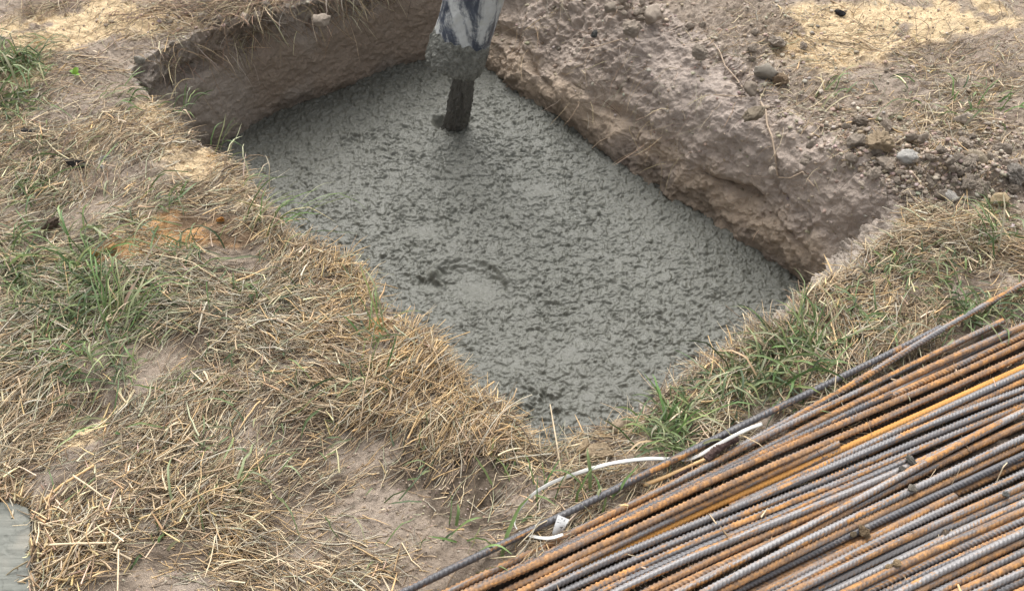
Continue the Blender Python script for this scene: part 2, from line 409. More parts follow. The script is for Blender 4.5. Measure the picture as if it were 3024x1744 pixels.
# cut faces: brown subsoil low, greyer topsoil high; the far face is damper
Tw = np.minimum(row_t, 1)[:, None]
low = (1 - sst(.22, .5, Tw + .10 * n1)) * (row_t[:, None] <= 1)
bankc = np.array((.470, .395, .345))
isw = (row_t[:, None] <= 1.02) * 1.0
C = lay(C, bankc, isw * kw[:, 2] * .8)
C = lay(C, np.array((.44, .345, .255)), low * kw[:, 2] * .7)
C = lay(C, wallc, isw * (kw[:, 3] + kw[:, 0] + kw[:, 1]) * .9)
C = lay(C, np.array((.24, .170, .115)), isw * kw[:, 3] * sst(-.1, .4, fbm(SS, TT, 3, 3, 77)) * .4)
C = lay(C, np.array((.37, .315, .285)), isw * kw[:, 2] * sst(.1, .5, fbm(SS, TT, 3.5, 3, 79)) * .5)
# splash-damp line just above the concrete, deepened with painted undercut shade
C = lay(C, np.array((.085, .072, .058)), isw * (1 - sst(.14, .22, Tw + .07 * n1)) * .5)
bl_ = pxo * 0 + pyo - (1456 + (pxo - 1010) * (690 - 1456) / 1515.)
C = lay(C, np.array((.075, .058, .045)), sst(40, 130, bl_) * .9)  # gap shadows and debris under the bars, painted into the soil colour
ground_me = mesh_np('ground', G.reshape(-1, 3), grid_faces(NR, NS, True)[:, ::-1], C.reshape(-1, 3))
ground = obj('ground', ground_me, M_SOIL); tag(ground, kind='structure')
# ------------------------------------------------------------------ concrete in the pit
LAND = at(1106, 312, ZC)
def concrete():
    pad = .07
    ob = bot + nrm * pad
    x0, y0 = ob.min(0); x1, y1 = ob.max(0); st = .0020
    xs = np.arange(x0, x1, st); ys = np.arange(y0, y1, st)
    X, Y = np.meshgrid(xs, ys); px, py = to_px(np.stack([X, Y, X * 0 + ZC], -1))
    h = .005 * fbm(X, Y, 1.6, 3, 401) + .0032 * fbm(X, Y, 8, 3, 411)
    ux = X + .006 * fbm(X, Y, 40, 2, 5); uy = Y + .006 * fbm(X, Y, 40, 2, 6)
    act = .78 * np.clip(.95 + .25 * fbm(X, Y, 4, 3, 421), .6, 1.3)
    smooth = 0
    for x, y, rx, ry, rt in ((1180, 705, 66, 30, 12), (1045, 572, 46, 22, 10), (1400, 870, 40, 20, 0), (1330, 470, 40, 16, 0)):
        smooth = smooth + blob(px, py, x, y, rx, ry, rt)
    act = act * (1 - .8 * np.clip(smooth, 0, 1))
    # pebbles coated in paste: domes of many sizes, most of them drowned in the paste
    wx = X + .008 * perlin(X * 34, Y * 34, 61); wy = Y + .008 * perlin(X * 34, Y * 34, 62)
    for sc, amp, sd, keep in ((41, .0056, 1, .34), (63, .0046, 2, .42), (105, .0018, 3, .30), (29, .0070, 4, .07)):
        f1, f2, cid = worley(wx * sc, wy * sc, 500 + sd * 9)
        r = .28 + .24 * np.modf(cid * 57.31)[0]
        dome = np.sqrt(np.clip(1 - (f1 / r) ** 2, 0, 1)) ** .8
        h = h + amp * dome * (cid < keep) * act * (.55 + .6 * np.modf(cid * 13.7)[0])
    # stiff paste: soft swells, small plates, and a few short curved tears
    n = fbm(wx, wy * 1.1, 33, 3, 441, .55); h = h + .0030 * np.tanh((n + .12) * 5) * act
    n = fbm(wx, wy * 1.2, 74, 3, 446, .6); h = h + .0014 * np.tanh((n + .05) * 4) * act
    for f, sd, dp, wd, th in ((26, 431, .0060, .06, .12), (40, 435, .0045, .07, .10)):
        q = np.abs(perlin(wx * f, wy * f, sd)); br = sst(th, th + .2, fbm(X, Y, f * .55, 2, sd + 1))
        h = h - dp * np.exp(-(q / wd) ** 2) * br * act
    h = h + .0008 * fbm(X, Y, 170, 2, 451)
    # slump rings where earlier batches spread
    for x, y, rx, ry, rt, a in ((1165, 700, 96, 56, 14, .013), (1040, 560, 70, 42, 8, .008), (1040, 425, 62, 34, 0, .006), (1300, 770, 120, 60, 30, .004)):
        dx, dy = px - x, py - y; c, s = math.cos(R(rt)), math.sin(R(rt))
        q = np.hypot((dx * c + dy * s) / rx, (-dx * s + dy * c) / ry) + .10 * fbm(X, Y, 14, 3, 61)
        h = h + a * np.exp(-((q - 1) / .11) ** 2) * sst(.3, -.3, (dy / ry)) * (.6 + .6 * perlin(X * 12, Y * 12, 7)) - a * .5 * np.exp(-(q / .8) ** 2)
    for x, y, rx, ry, rt, a in ((1165, 712, 92, 52, 14, .007), (1040, 575, 66, 38, 8, .004)):       # footprint-like scoops with a scarp on the far side
        dx, dy = px - x, py - y; c, s = math.cos(R(rt)), math.sin(R(rt))
        q = np.hypot((dx * c + dy * s) / rx, (-dx * s + dy * c) / ry) + .07 * fbm(X, Y, 16, 3, 67)
        h = h - a * sst(1.06, .94, q) * sst(.9, -.3, dy / ry)
    # deep broken patches
    for x, y, rx, ry in ((875, 345, 50, 14), (1060, 690, 50, 20), (1330, 960, 60, 26), (1300, 1010, 60, 30), (1140, 280, 40, 16), (1380, 1010, 50, 16)):
        w = blob(px, py, x, y, rx, ry); h = h - .008 * w * np.tanh(4 * fbm(wx, wy, 28, 3, 471))
    # crater the stream drills, with a small collar of thrown mortar
    d = np.hypot((X - LAND[0]), (Y - LAND[1]) * .9)
    dl = np.hypot(X - LAND[0] + .017, Y - LAND[1] - .004); h = h - .035 * np.exp(-(dl / .029) ** 4) + .005 * np.exp(-((d - .07) / .03) ** 2) * (1 + .8 * fbm(X, Y, 22, 3, 481)) + .014 * np.exp(-(d / .4) ** 2)
    Z = ZC + h
    keep = in_poly(X, Y, ob[::6])
    F = grid_faces(len(ys), len(xs)); kf = keep.ravel()[F].all(1); F = F[kf]
    used = np.zeros(X.size, bool); used[F.ravel()] = True
    idx = np.cumsum(used) - 1
    V = np.stack([X, Y, Z], -1).reshape(-1, 3)[used]
    return mesh_np('wet_concrete', V, idx[F])
wet = obj('wet_concrete', concrete(), M_CONC)
tag(wet, 'freshly poured lumpy grey wet concrete filling the dug pit', 'concrete')

def footing():
    n = 120; t = np.linspace(0, 1, n)
    P = np.concatenate([SP, SP[:1]]); d = np.concatenate([[0], np.cumsum(np.linalg.norm(np.diff(P, axis=0), axis=1))])
    q = np.linspace(0, d[-1], 900, endpoint=False); B = np.stack([np.interp(q, d, P[:, 0]), np.interp(q, d, P[:, 1])], -1); B = csmooth(B, 13)
    B += .003 * np.stack([perlin(q * 30, q * 0, 3), perlin(q * 30, q * 0, 4)], -1)
    c = B.mean(0); sc = np.concatenate([[0.02], np.linspace(.06, .975, 150), [.985, .993, .998, 1., 1.]])
    dz = np.concatenate([np.zeros(151), [-.001, -.003, -.007, -.012, -.08]])
    V = []
    for s, z in zip(sc, dz):
        p = c + (B - c) * s
        hh = .006 + .0014 * fbm(p[:, 0] * .5, p[:, 1] * 6, 7, 3, 11) + .003 * np.minimum(0, fbm(p[:, 0], p[:, 1], 30, 3, 12) + .15)
        V.append(np.concatenate([p, (hh + z)[:, None]], 1))
    return mesh_np('concrete_footing', np.concatenate(V), grid_faces(len(sc), 900, True)[:, ::-1])
slab = obj('concrete_footing', footing(), M_SLAB)
tag(slab, 'smooth hardened grey concrete block with trowel streaks set flush in the straw', 'concrete block')

# ------------------------------------------------------------------ hose end and stream
def tube(path, rad, nseg, nz, disp=None, close=False):
    """path(t)->(n,3) centre; rad(t, ang)->(n,) ; returns verts, faces"""
    t = np.linspace(0, 1, nz); a = np.linspace(0, 2 * np.pi, nseg, endpoint=False)
    Cc = path(t); T = np.gradient(Cc, axis=0); T /= np.linalg.norm(T, axis=1, keepdims=True)
    ref = np.array((1., 0, 0)); U = ref - T * (T @ ref)[:, None]; U /= np.linalg.norm(U, axis=1, keepdims=True); Wv = np.cross(T, U)
    tt_, aa = np.meshgrid(t, a, indexing='ij'); r = rad(tt_, aa)
    V = Cc[:, None] + r[..., None] * (np.cos(aa)[..., None] * U[:, None] + np.sin(aa)[..., None] * Wv[:, None])
    return V.reshape(-1, 3), grid_faces(nz, nseg, True)
HZ = -.085
LIP = at(1119, 158, HZ); TOPP = at(1168, 0, .10)
ax = (TOPP - LIP); axn = ax / np.linalg.norm(ax)
hose = empty('concrete_hose', tuple(LIP)); tag(hose, 'dark rubber delivery hose smeared with pale cement hanging over the pit', 'hose')
def local(V): return V - LIP
HR = .0775
def hose_path(t, s0, s1): return LIP + (s0 + (s1 - s0) * t)[:, None] * axn + np.stack([0 * t, 0 * t, 0 * t], -1)
def lip_cut(a): return .012 * np.sin(a * 2 + 1) + .006 * np.sin(a * 5)
HL = 1.25
def hose_shell():
    def rad(r0):
        return lambda t, a: r0 * (1 + .07 * np.cos(2 * (a - .15))) * (1 - .05 * np.exp(-t / .03)) + .0022 * fbm(a * 1.2 + 9, t * 9, 2, 3, 8) + .0012 * fbm(np.cos(a) * 3, t * 22 + np.sin(a) * 3, 3, 3, 5)
    Vo, Fo = tube(lambda t: hose_path(t, .045, HL), rad(HR), 128, 240)
    Vi, Fi = tube(lambda t: hose_path(t, .045, HL), rad(HR - .011), 128, 240)
    n = len(Vo); j = np.arange(128); j2 = (j + 1) % 128
    cap0 = np.stack([j, j + n, j2 + n, j2], -1); base = 239 * 128; cap1 = np.stack([base + j, base + j2, base + j2 + n, base + j + n], -1)
    return mesh_np('hose_body', local(np.concatenate([Vo, Vi])), np.concatenate([Fo, Fi[:, ::-1] + n, cap0, cap1]))
obj('hose_body', hose_shell(), M_HOSE, hose)
def crust():
    def rad(r0, k):
        def f(t, a):
            cs, sn = np.cos(a) * 3, np.sin(a) * 3
            f1, f2, cid = worley(a * 7, t * 9, 9)
            bulge = .004 * np.sin(np.pi * np.clip(t * 1.05, 0, 1)) ** .5
            return r0 * (1 + .07 * np.cos(2 * (a - .15))) + k * (bulge + .004 * fbm(cs * 2 + t, sn * 2 + t * 5, 2, 4, 31) + .004 * (cid - .4) * sst(0, .4, f2 - f1) - .010 * np.exp(-t / .10))
        return f
    def path(s0, s1): return lambda t: hose_path(t, s0, s1)
    Vo, Fo = tube(path(-.014, .085), rad(HR + .0015, .75), 220, 60)
    Vi, Fi = tube(path(-.014, .085), rad(HR - .018, .6), 220, 60)
    def skew(V):      # the lip hangs lower on the near side and is ragged
        L = V - LIP; s = L @ axn; sid = L - s[:, None] * axn
        ang = np.arctan2(sid[:, 0], sid[:, 1])
        w = np.clip(1 - s / .09, 0, 1.2)
        drop = .004 * (-sid[:, 1] / HR) + .006 * perlin(ang * 5, ang * 0 + 2, 4) + .005 * perlin(ang * 9, ang * 0, 14) * (s < .02)
        top = .014 * perlin(ang * 3, ang * 0 + 4, 24) * np.clip(s / .07, 0, 1)
        return V - (w * drop)[:, None] * axn + top[:, None] * axn
    Vo, Vi = skew(Vo), skew(Vi); n = len(Vo); m = 220; j = np.arange(m); j2 = (j + 1) % m
    cap0 = np.stack([j, j + n, j2 + n, j2], -1); base = 59 * m; cap1 = np.stack([base + j, base + j2, base + j2 + n, base + j + n], -1)
    return mesh_np('mortar_rim', local(np.concatenate([Vo, Vi])), np.concatenate([Fo, Fi[:, ::-1] + n, cap0, cap1]))
obj('mortar_rim', crust(), M_CRUST, hose)
def stream():
    top = LIP + axn * .05 + np.array((.016, -.012, 0)); e = LAND + np.array((0, 0, -.06))
    def path(t):
        p = top + (e - top) * t[:, None]; p[:, 0] += .014 * np.sin(t * 3) ; return p
    def rad(t, a):
        return (.0285 + .005 * sst(.2, .8, t) - .006 * sst(.85, 1, t)) * (1 + .10 * np.cos(2 * a)) + .0055 * fbm(a * 1.5 + 3, t * 2.2 + 8, 2, 3, 61) + .0035 * fbm(np.cos(a) * 2, np.sin(a) * 2 + t * 9, 3, 3, 62)
    V, F = tube(path, rad, 90, 170); return mesh_np('concrete_stream', V, F[:, ::-1])
st_o = obj('concrete_stream', stream(), M_POUR); tag(st_o, 'thick dark stream of concrete falling from the hose into the pit', 'concrete stream')

# ------------------------------------------------------------------ surface look-up for things that lie on the ground
GX0, GY0, GST = -2.6, -.4, .006
GNX, GNY = 900, 900
def build_H():
    P = G[NT - 4:].reshape(-1, 3)
    ix = ((P[:, 0] - GX0) / GST).astype(int); iy = ((P[:, 1] - GY0) / GST).astype(int)
    ok = (ix >= 0) & (ix < GNX) & (iy >= 0) & (iy < GNY)
    xs = GX0 + (np.arange(GNX) + .5) * GST; ys = GY0 + (np.arange(GNY) + .5) * GST
    A = np.full((GNY, GNX), -9.); np.maximum.at(A, (iy[ok], ix[ok]), P[ok, 2])
    Xg, Yg = np.meshgrid(xs, ys); base = ground_h(Xg, Yg)
    return np.where(A > -8, A, base)
HG = build_H()
def H(x, y):
    fx = np.clip((x - GX0) / GST - .5, 0, GNX - 2.001); fy = np.clip((y - GY0) / GST - .5, 0, GNY - 2.001)
    ix = fx.astype(int); iy = fy.astype(int); u = fx - ix; v = fy - iy
    return (HG[iy, ix] * (1 - u) + HG[iy, ix + 1] * u) * (1 - v) + (HG[iy + 1, ix] * (1 - u) + HG[iy + 1, ix + 1] * u) * v
def on(px, py):
    z = 0.
    for _ in range(4):
        p = at(px, py, z); z = float(H(np.array(p[0]), np.array(p[1])))
    return at(px, py, z)

VERT = G.reshape(-1, 3)
_dt = np.linalg.norm(np.gradient(G, axis=0), axis=2); _ds = np.linalg.norm(np.roll(G, -1, 1) - G, axis=2)
AREA = (_dt * _ds).ravel()
PX, PY = pxo.ravel(), pyo.ravel()
ROWT = np.repeat(row_t, NS)
def scatter(dens, n):
    w = dens * AREA; c = np.cumsum(w); k = np.searchsorted(c, rng.random(n) * c[-1])
    return np.minimum(k, len(c) - 1)

def blades(P, phi, L, Wd, col, K=5, curv=None, arch=None, off=None, rise=None, follow=True, flat=False, twist=0.):
    """ribbons / three-sided straws; P root positions, phi heading, all arrays of n"""
    n = len(P); u = np.linspace(0, 1, K + 1)
    curv = np.zeros(n) if curv is None else curv; arch = np.zeros(n) if arch is None else arch
    off = np.zeros(n) if off is None else off; rise = np.zeros(n) if rise is None else rise
    dx, dy = np.cos(phi), np.sin(phi)
    kink = rng.normal(0, .013, (n, K + 1)) * (u > 0) * (u < 1)
    lat = curv[:, None] * u ** 2 + kink
    x = P[:, 0, None] + L[:, None] * (dx[:, None] * u - dy[:, None] * lat)
    y = P[:, 1, None] + L[:, None] * (dy[:, None] * u + dx[:, None] * lat)
    if follow: z0 = H(x, y); z0 = .55 * z0 + .45 * (z0[:, :1] + (z0[:, -1:] - z0[:, :1]) * u)
    else: z0 = P[:, 2, None] + 0 * x
    z = z0 + off[:, None] + L[:, None] * (arch[:, None] * np.sin(np.pi * u) + rise[:, None] * (u - .0))
    Cc = np.stack([x, y, z], -1)
    T = np.gradient(Cc, axis=1); T /= np.linalg.norm(T, axis=2, keepdims=True) + 1e-9
    up = np.array((0, 0, 1.)); Sd = np.cross(T, up); Sd /= np.linalg.norm(Sd, axis=2, keepdims=True) + 1e-9
    Nn = np.cross(Sd, T)
    ro = rng.normal(0, .6, n)[:, None] + twist * rng.normal(0, 1, n)[:, None] * u
    cr, sr = np.cos(ro)[..., None], np.sin(ro)[..., None]
    A = Sd * cr + Nn * sr; B = -Sd * sr + Nn * cr
    w = Wd[:, None] * (np.clip(1.15 - .9 * u ** 3, .1, 1) if flat else np.clip(1 - .35 * u, .1, 1)) * np.where(u == 1, .35, 1)
    w = w[..., None] * .5
    if flat: R3 = [Cc - A * w, Cc - B * w * .35, Cc + A * w]
    else: R3 = [Cc - A * w - B * w * .3, Cc + B * w * .75, Cc + A * w - B * w * .3]
    V = np.stack(R3, 2).reshape(-1, 3)
    F0 = []
    for k in range(K):
        a = k * 3; b = (k + 1) * 3
        prs = ((0, 1), (1, 2)) if flat else ((0, 1), (1, 2), (2, 0))
        for i, j in prs: F0.append((a + i, a + j, b + j, b + i))
    F0 = np.array(F0); m = (K + 1) * 3
    F = (F0[None] + (np.arange(n) * m)[:, None, None]).reshape(-1, 4)
    cc = np.repeat(col, m, 0)
    return V, F, cc
def join(parts):
    Vs, Fs, Cs = [], [], []; o = 0
    for V, F, c in parts: Vs.append(V); Fs.append(F + o); Cs.append(c); o += len(V)
    return np.concatenate(Vs), np.concatenate(Fs), np.concatenate(Cs)
def pick(pal, n, w=None, var=.22):
    pal = np.array(pal); k = rng.choice(len(pal), n, p=None if w is None else np.array(w) / np.sum(w))
    return np.clip(pal[k] * (1 + rng.normal(0, var, (n, 1))) * (1 + rng.normal(0, .05, (n, 3))), .01, .95)
PALE = (.68, .565, .385); GOLD = (.62, .44, .235); TAN = (.47, .355, .235); GREY = (.48, .435, .345); GG = (.38, .38, .255); DK = (.20, .155, .115); BR = (.30, .215, .14)
BARL = lambda x, y: y - (1456 + (x - 1010) * (690 - 1456) / (2525 - 1010.))     # >0 : below the first bar
def straw_density():
    d = np.zeros(len(PX)); out = (ROWT > .94)
    x, y = PX, PY
    left = (x < 1330) & (y > 120)
    fall = sst(250, 620, y + .25 * (600 - x) * (x < 600))
    d += left * (.10 + .9 * fall)
    d += 1.4 * blob(x, y, 1010, 930, 330, 190, 40) * left + .9 * blob(x, y, 800, 660, 130, 60, 20) + .7 * blob(x, y, 250, 1330, 330, 200) + .5 * blob(x, y, 150, 900, 260, 260)
    right = (x > 1300) & (y > 520) & (x + 1.1 * y > 2560)
    d += right * 1.15
    d += (x > 1700) * (y < 520) * (.05 + .28 * blob(x, y, 2420, 250, 170, 150) + .12 * blob(x, y, 2150, 120, 250, 140))
    d += .28 * blob(x, y, 2330, 300, 130, 40, -12)
    d += .10 * blob(x, y, 300, 110, 300, 70)
    for bx, by, rx, ry, k in ((880, 1120, 120, 55, .95), (1000, 1250, 220, 120, .95), (1130, 1370, 170, 90, .8), (1200, 1170, 120, 70, .95), (1230, 1290, 130, 80, .7), (490, 558, 150, 50, 1.), (290, 615, 80, 40, .9), (600, 640, 110, 50, .85), (470, 860, 60, 50, .5), (1330, 1180, 80, 60, .3), (820, 1330, 140, 60, .55), (560, 900, 60, 40, .55), (250, 630, 60, 30, .6), (190, 1080, 40, 25, .5), (480, 420, 110, 80, .55), (230, 350, 80, 50, .5), (1480, 1110, 60, 25, .6), (240, 220, 120, 60, .6)):
        d *= np.clip(1 - 1.25 * k * blob(x, y, bx, by, rx, ry), .04, 1)
    clump = np.clip(.75 + 1.25 * fbm(VERT[:, 0], VERT[:, 1], 5.5, 3, 601), .08, 2.4)
    bl = BARL(x, y); d *= clump * (1 - .93 * sst(10, 120, bl))
    d *= np.where(out, 1, 0) * (y < 1700) * (y > -150) * (x > -250) * (x < 2760)
    d *= 1 - in_poly(VERT[:, 0], VERT[:, 1], SP)
    return d
SD = straw_density()
def heading(p):
    a = .75 + 1.5 * fbm(p[:, 0], p[:, 1], 1.6, 2, 611) + .7 * perlin(p[:, 0] * 7, p[:, 1] * 7, 613)
    n = len(p); r = rng.random(n)
    a = a + rng.normal(0, .45, n) + np.where(r < .25, rng.random(n) * 6.28, 0)
    return a + np.where(rng.random(n) < .5, np.pi, 0)
def straw_color(p, px, py, n):
    g = blob(px, py, 1060, 930, 230, 170, 42) + blob(px, py, 830, 650, 110, 60, 25) + blob(px, py, 930, 800, 90, 110, 40) + .5 * blob(px, py, 300, 1380, 300, 150)
    gg = blob(px, py, 260, 800, 280, 200) + .7 * blob(px, py, 620, 760, 220, 100) + .6 * blob(px, py, 120, 480, 200, 200)
    gg = np.clip(gg, 0, 1); g = np.clip(g, 0, 1); o = np.ones(n) * .5
    wts = np.stack([.9 * o + .2 * gg, .45 * o + 1.3 * g, 1.1 * o + .3 * g, .8 * o + .9 * gg, .25 * o + .7 * gg, .55 * o, .75 * o], -1); wts /= wts.sum(1, keepdims=True)
    k = (rng.random(n)[:, None] > np.cumsum(wts, 1)).sum(1).clip(0, 6)
    c = np.array([PALE, GOLD, TAN, GREY, GG, DK, BR])[k]
    return np.clip(c * (1 + rng.normal(0, .2, (n, 1))), .02, .9)
def make_straw():
    parts = []
    for n, l0, l1, w0, lay_h, ar in ((22000, .030, .095, .0014, .010, .045), (16000, .025, .070, .0018, .020, .055), (20000, .008, .028, .0018, .012, .03), (1500, .08, .17, .0019, .024, .08), (1300, .03, .10, .0040, .022, .05)):
        k = scatter(SD, n); p = VERT[k] + rng.normal(0, .004, (n, 3)) * (1, 1, 0)
        L = l0 + (l1 - l0) * rng.random(n) ** 1.3
        ph = heading(p); c = straw_color(p, PX[k], PY[k], n)
        p[:, :2] -= .5 * L[:, None] * np.stack([np.cos(ph), np.sin(ph)], -1)          # centred on the spot, so few hang over the rim
        dn = np.clip(SD[k] / 1.2, .1, 1.3)
        off = .001 + lay_h * rng.random(n) ** 1.4 * dn
        parts.append(blades(p, ph, L, w0 * rng.uniform(.6, 1.5, n), c, 5 if l1 > .04 else 2, rng.normal(0, .16, n), np.abs(rng.normal(0, ar, n)) * dn, off, rng.normal(0, .06, n) * dn))
    # coarse chopped stalks near the footing block
    k = scatter(SD * (blob(PX, PY, 190, 1340, 230, 150) + .06), 1300); n = 1300; p = VERT[k] + rng.normal(0, .004, (n, 3)) * (1, 1, 0); L = rng.uniform(.015, .055, n)
    parts.append(blades(p, rng.normal(1.9, .8, n), L, rng.uniform(.0026, .0052, n), pick([PALE, PALE, TAN, GOLD, BR], n), 2, rng.normal(0, .06, n), rng.uniform(0, .04, n), rng.uniform(.006, .026, n), rng.normal(0, .1, n)))
    # upright stubble and wisps at the rim
    e = SD * (ROWT > 1.0) * (ROWT < 1.045)
    n = 1500; k = scatter(e, n); p = VERT[k].copy(); L = rng.uniform(.02, .075, n); ph = np.arctan2(CEN[1] - p[:, 1], CEN[0] - p[:, 0]) + rng.normal(0, 1.0, n)
    c = straw_color(p, PX[k], PY[k], n)
    parts.append(blades(p, ph, L, rng.uniform(.0012, .0024, n), c, 4, rng.normal(0, .3, n), rng.uniform(-.1, .25, n), rng.uniform(0, .006, n), rng.uniform(-.3, .6, n), follow=False))
    n = 1000; k = scatter(SD, n); p = VERT[k].copy(); L = rng.uniform(.02, .06, n); ph = rng.random(n) * 6.28
    parts.append(blades(p, ph, L, rng.uniform(.0012, .0022, n), straw_color(p, PX[k], PY[k], n), 4, rng.normal(0, .2, n), rng.uniform(0, .2, n), None, rng.uniform(.2, 1.1, n), follow=False))
    V, F, c = join(parts); return mesh_np('straw', V, F, c)
o = obj('straw', make_straw(), M_STRAW); tag(o, 'dry trampled straw matted over the ground round the pit', 'straw', kind='stuff')

def make_green():
    x, y = PX, PY; d = np.zeros(len(PX))
    for bx, by, rx, ry, k in ((120, 700, 190, 110, 1.), (290, 800, 140, 150, 1.), (90, 870, 160, 90, .9), (60, 440, 90, 70, .5), (400, 650, 120, 60, .35), (1930, 900, 140, 70, 1.6), (1660, 1060, 70, 60, 1.3), (2070, 850, 90, 60, .9), (2430, 780, 110, 40, 1.2), (2440, 600, 90, 70, .8), (2230, 800, 120, 50, .5), (1780, 990, 100, 60, .8), (20, 150, 70, 40, 1.), (25, 240, 60, 50, 1.), (600, 1240, 120, 60, .12), (700, 950, 420, 330, .14), (2200, 720, 250, 120, .3), (2350, 250, 160, 60, .1), (420, 510, 60, 40, .3)):
        d += k * blob(x, y, bx, by, rx, ry)
    d *= (ROWT > 1.003) * (1 - .8 * sst(0, 90, BARL(x, y))) * np.clip(.5 + 1.6 * fbm(VERT[:, 0], VERT[:, 1], 9, 3, 631), 0, 2)
    parts = []
    for n, l0, l1, w0, rs in ((1800, .025, .07, .0030, .15), (500, .05, .12, .0036, .12), (700, .012, .035, .0042, .4)):
        k = scatter(d, n); p = VERT[k].copy(); L = rng.uniform(l0, l1, n); ph = rng.random(n) * 6.28
        c = pick([(.105, .150, .060), (.15, .20, .08), (.21, .245, .11), (.30, .31, .18), (.075, .11, .05)], n)
        parts.append(blades(p, ph, L, w0 * rng.uniform(.6, 1.4, n), c, 5, rng.normal(0, .3, n), rng.uniform(.05, .3, n), rng.uniform(0, .014, n), rng.normal(rs, .2, n) * .6, flat=True, twist=.5))
    V, F, c = join(parts); return mesh_np('grass', V, F, c)
o = obj('grass', make_green(), M_GREEN); tag(o, 'sparse short green grass growing through the straw', 'grass', kind='stuff')

def roots_mesh():
    parts = []
    w = ROWT[None]; wl = np.repeat(kw[None], NR, 0).reshape(-1, 4) if False else None
    kb = np.tile(kw[:, 2], NR); kk = np.tile(kw[:, 3], NR); kl = np.tile(kw[:, 0] + kw[:, 1], NR)
    onw = (ROWT > .2) & (ROWT < 1.25)
    d = onw * (kb * np.clip(fbm(VERT[:, 0], VERT[:, 1], 6, 3, 641) + .25, 0, 1))
    n = 420; k = scatter(d, n); p = VERT[k] + nrm[k % NS, 0:1] * 0 + np.array((0, 0, .004)); p[:, :2] -= nrm[k % NS] * .004
    ph = np.arctan2(-nrm[k % NS, 1], -nrm[k % NS, 0]) + rng.normal(0, 1.1, n); L = rng.uniform(.02, .10, n)
    parts.append(blades(p, ph, L, rng.uniform(.0008, .0018, n), pick([TAN, BR, DK, GREY, PALE], n), 6, rng.normal(0, .5, n), rng.uniform(-.1, .25, n), None, rng.uniform(-.9, -.25, n), follow=False))
    # matted turf roots hanging from the far edge
    d = (ROWT > .70) & (ROWT < 1.08); d = d * kk * (.02 + blob(PX, PY, 630, 100, 60, 50) * 1.6 + blob(PX, PY, 410, 140, 80, 40) * 1.0 + blob(PX, PY, 880, 10, 110, 50) * 2.0 + .1 * blob(PX, PY, 560, 40, 200, 50))
    n = 600; k = scatter(d, n); p = VERT[k].copy(); L = rng.uniform(.03, .10, n)
    ph = np.arctan2(-nrm[k % NS, 1], -nrm[k % NS, 0]) + rng.normal(0, 1.3, n)
    parts.append(blades(p, ph, L, rng.uniform(.0012, .0024, n), pick([TAN, BR, DK, DK, BR, GREY, PALE], n), 6, rng.normal(0, .35, n), rng.uniform(.0, .35, n), None, rng.uniform(-1.3, .1, n), follow=False))
    # the dark tangle on the top-left and top-middle turf
    d = (ROWT > 1) * (.9 * blob(PX, PY, 120, 22, 90, 16, -10) + blob(PX, PY, 600, 20, 140, 30) + blob(PX, PY, 860, -5, 140, 30) + .25 * blob(PX, PY, 430, 60, 170, 40) + .5 * blob(PX, PY, 130, 400, 130, 50) + .12 * blob(PX, PY, 2300, 120, 200, 70))
    n = 1800; k = scatter(d, n); p = VERT[k].copy(); L = rng.uniform(.03, .10, n); ph = heading(p)
    parts.append(blades(p, ph, L, rng.uniform(.0012, .0024, n), pick([TAN, BR, DK, DK, BR, PALE], n), 5, rng.normal(0, .3, n), rng.uniform(0, .15, n), rng.uniform(0, .02, n), rng.normal(0, .15, n)))
    V, F, c = join(parts); return mesh_np('fine_roots', V, F, c)
o = obj('fine_roots', roots_mesh(), M_STRAW); tag(o, 'fine brown roots and turf fibres hanging from the cut soil', 'roots', kind='stuff')

def chaff():
    d = (ROWT > 1) * (blob(PX, PY, 1080, 1250, 260, 150) + .8 * blob(PX, PY, 900, 1350, 200, 100) + .12 * (PX < 1300) * (PY > 300) + .1 * (PX > 1800) * (PY < 500)) * (PY < 1600) * (PY > -100)
    n = 1500; k = scatter(d, n); p = VERT[k].copy(); L = rng.uniform(.005, .014, n)
    c = pick([(.62, .50, .33), (.70, .58, .40), (.45, .33, .2)], n)
    V, F, c = blades(p, rng.random(n) * 6.28, L, rng.uniform(.002, .0042, n), c, 2, rng.normal(0, .2, n), rng.uniform(0, .15, n), rng.uniform(0.001, .003, n), flat=True)
    return mesh_np('chaff', V, F, c)
o = obj('chaff', chaff(), M_STRAW); tag(o, 'pale chaff and seed husks scattered on the bare mud', 'chaff', kind='stuff')

# ------------------------------------------------------------------ grass tufts that stand on their own
GREENS = [(.095, .155, .050), (.14, .21, .075), (.21, .26, .105), (.31, .32, .18)]
def tuft(px, py, n, L, label, w=.0034, lean=None, up=.8, dry=.25, spread=.02, group=None):
    p0 = on(px, py); n = max(3, int(n * .55)) if n > 12 else n; spread = spread * 1.5 if n > 10 else spread; p = np.zeros((n, 3)); p[:, :2] = rng.normal(0, spread, (n, 2))
    ph = rng.random(n) * 6.28 if lean is None else lean + rng.normal(0, .55, n)
    ln = L * rng.uniform(.45, 1.1, n); p[:, 2] = -.004
    r = np.abs(rng.normal(up, .3, n))
    pal = GREENS + ([PALE, GG, TAN] if dry else []); wt = [1, 1.2, .9, .6] + ([dry, dry, dry] if dry else [])
    V, F, c = blades(p, ph, ln, w * rng.uniform(.6, 1.3, n), pick(pal, n, wt), 7, rng.normal(0, .25, n), rng.uniform(.1, .4, n), None, r - .35, follow=False, flat=True, twist=.5)
    o = obj('grass_tuft', mesh_np('grass_tuft', V, F, c), M_GREEN, loc=tuple(p0))
    tag(o, label, 'grass tuft', group or 'green grass tufts')
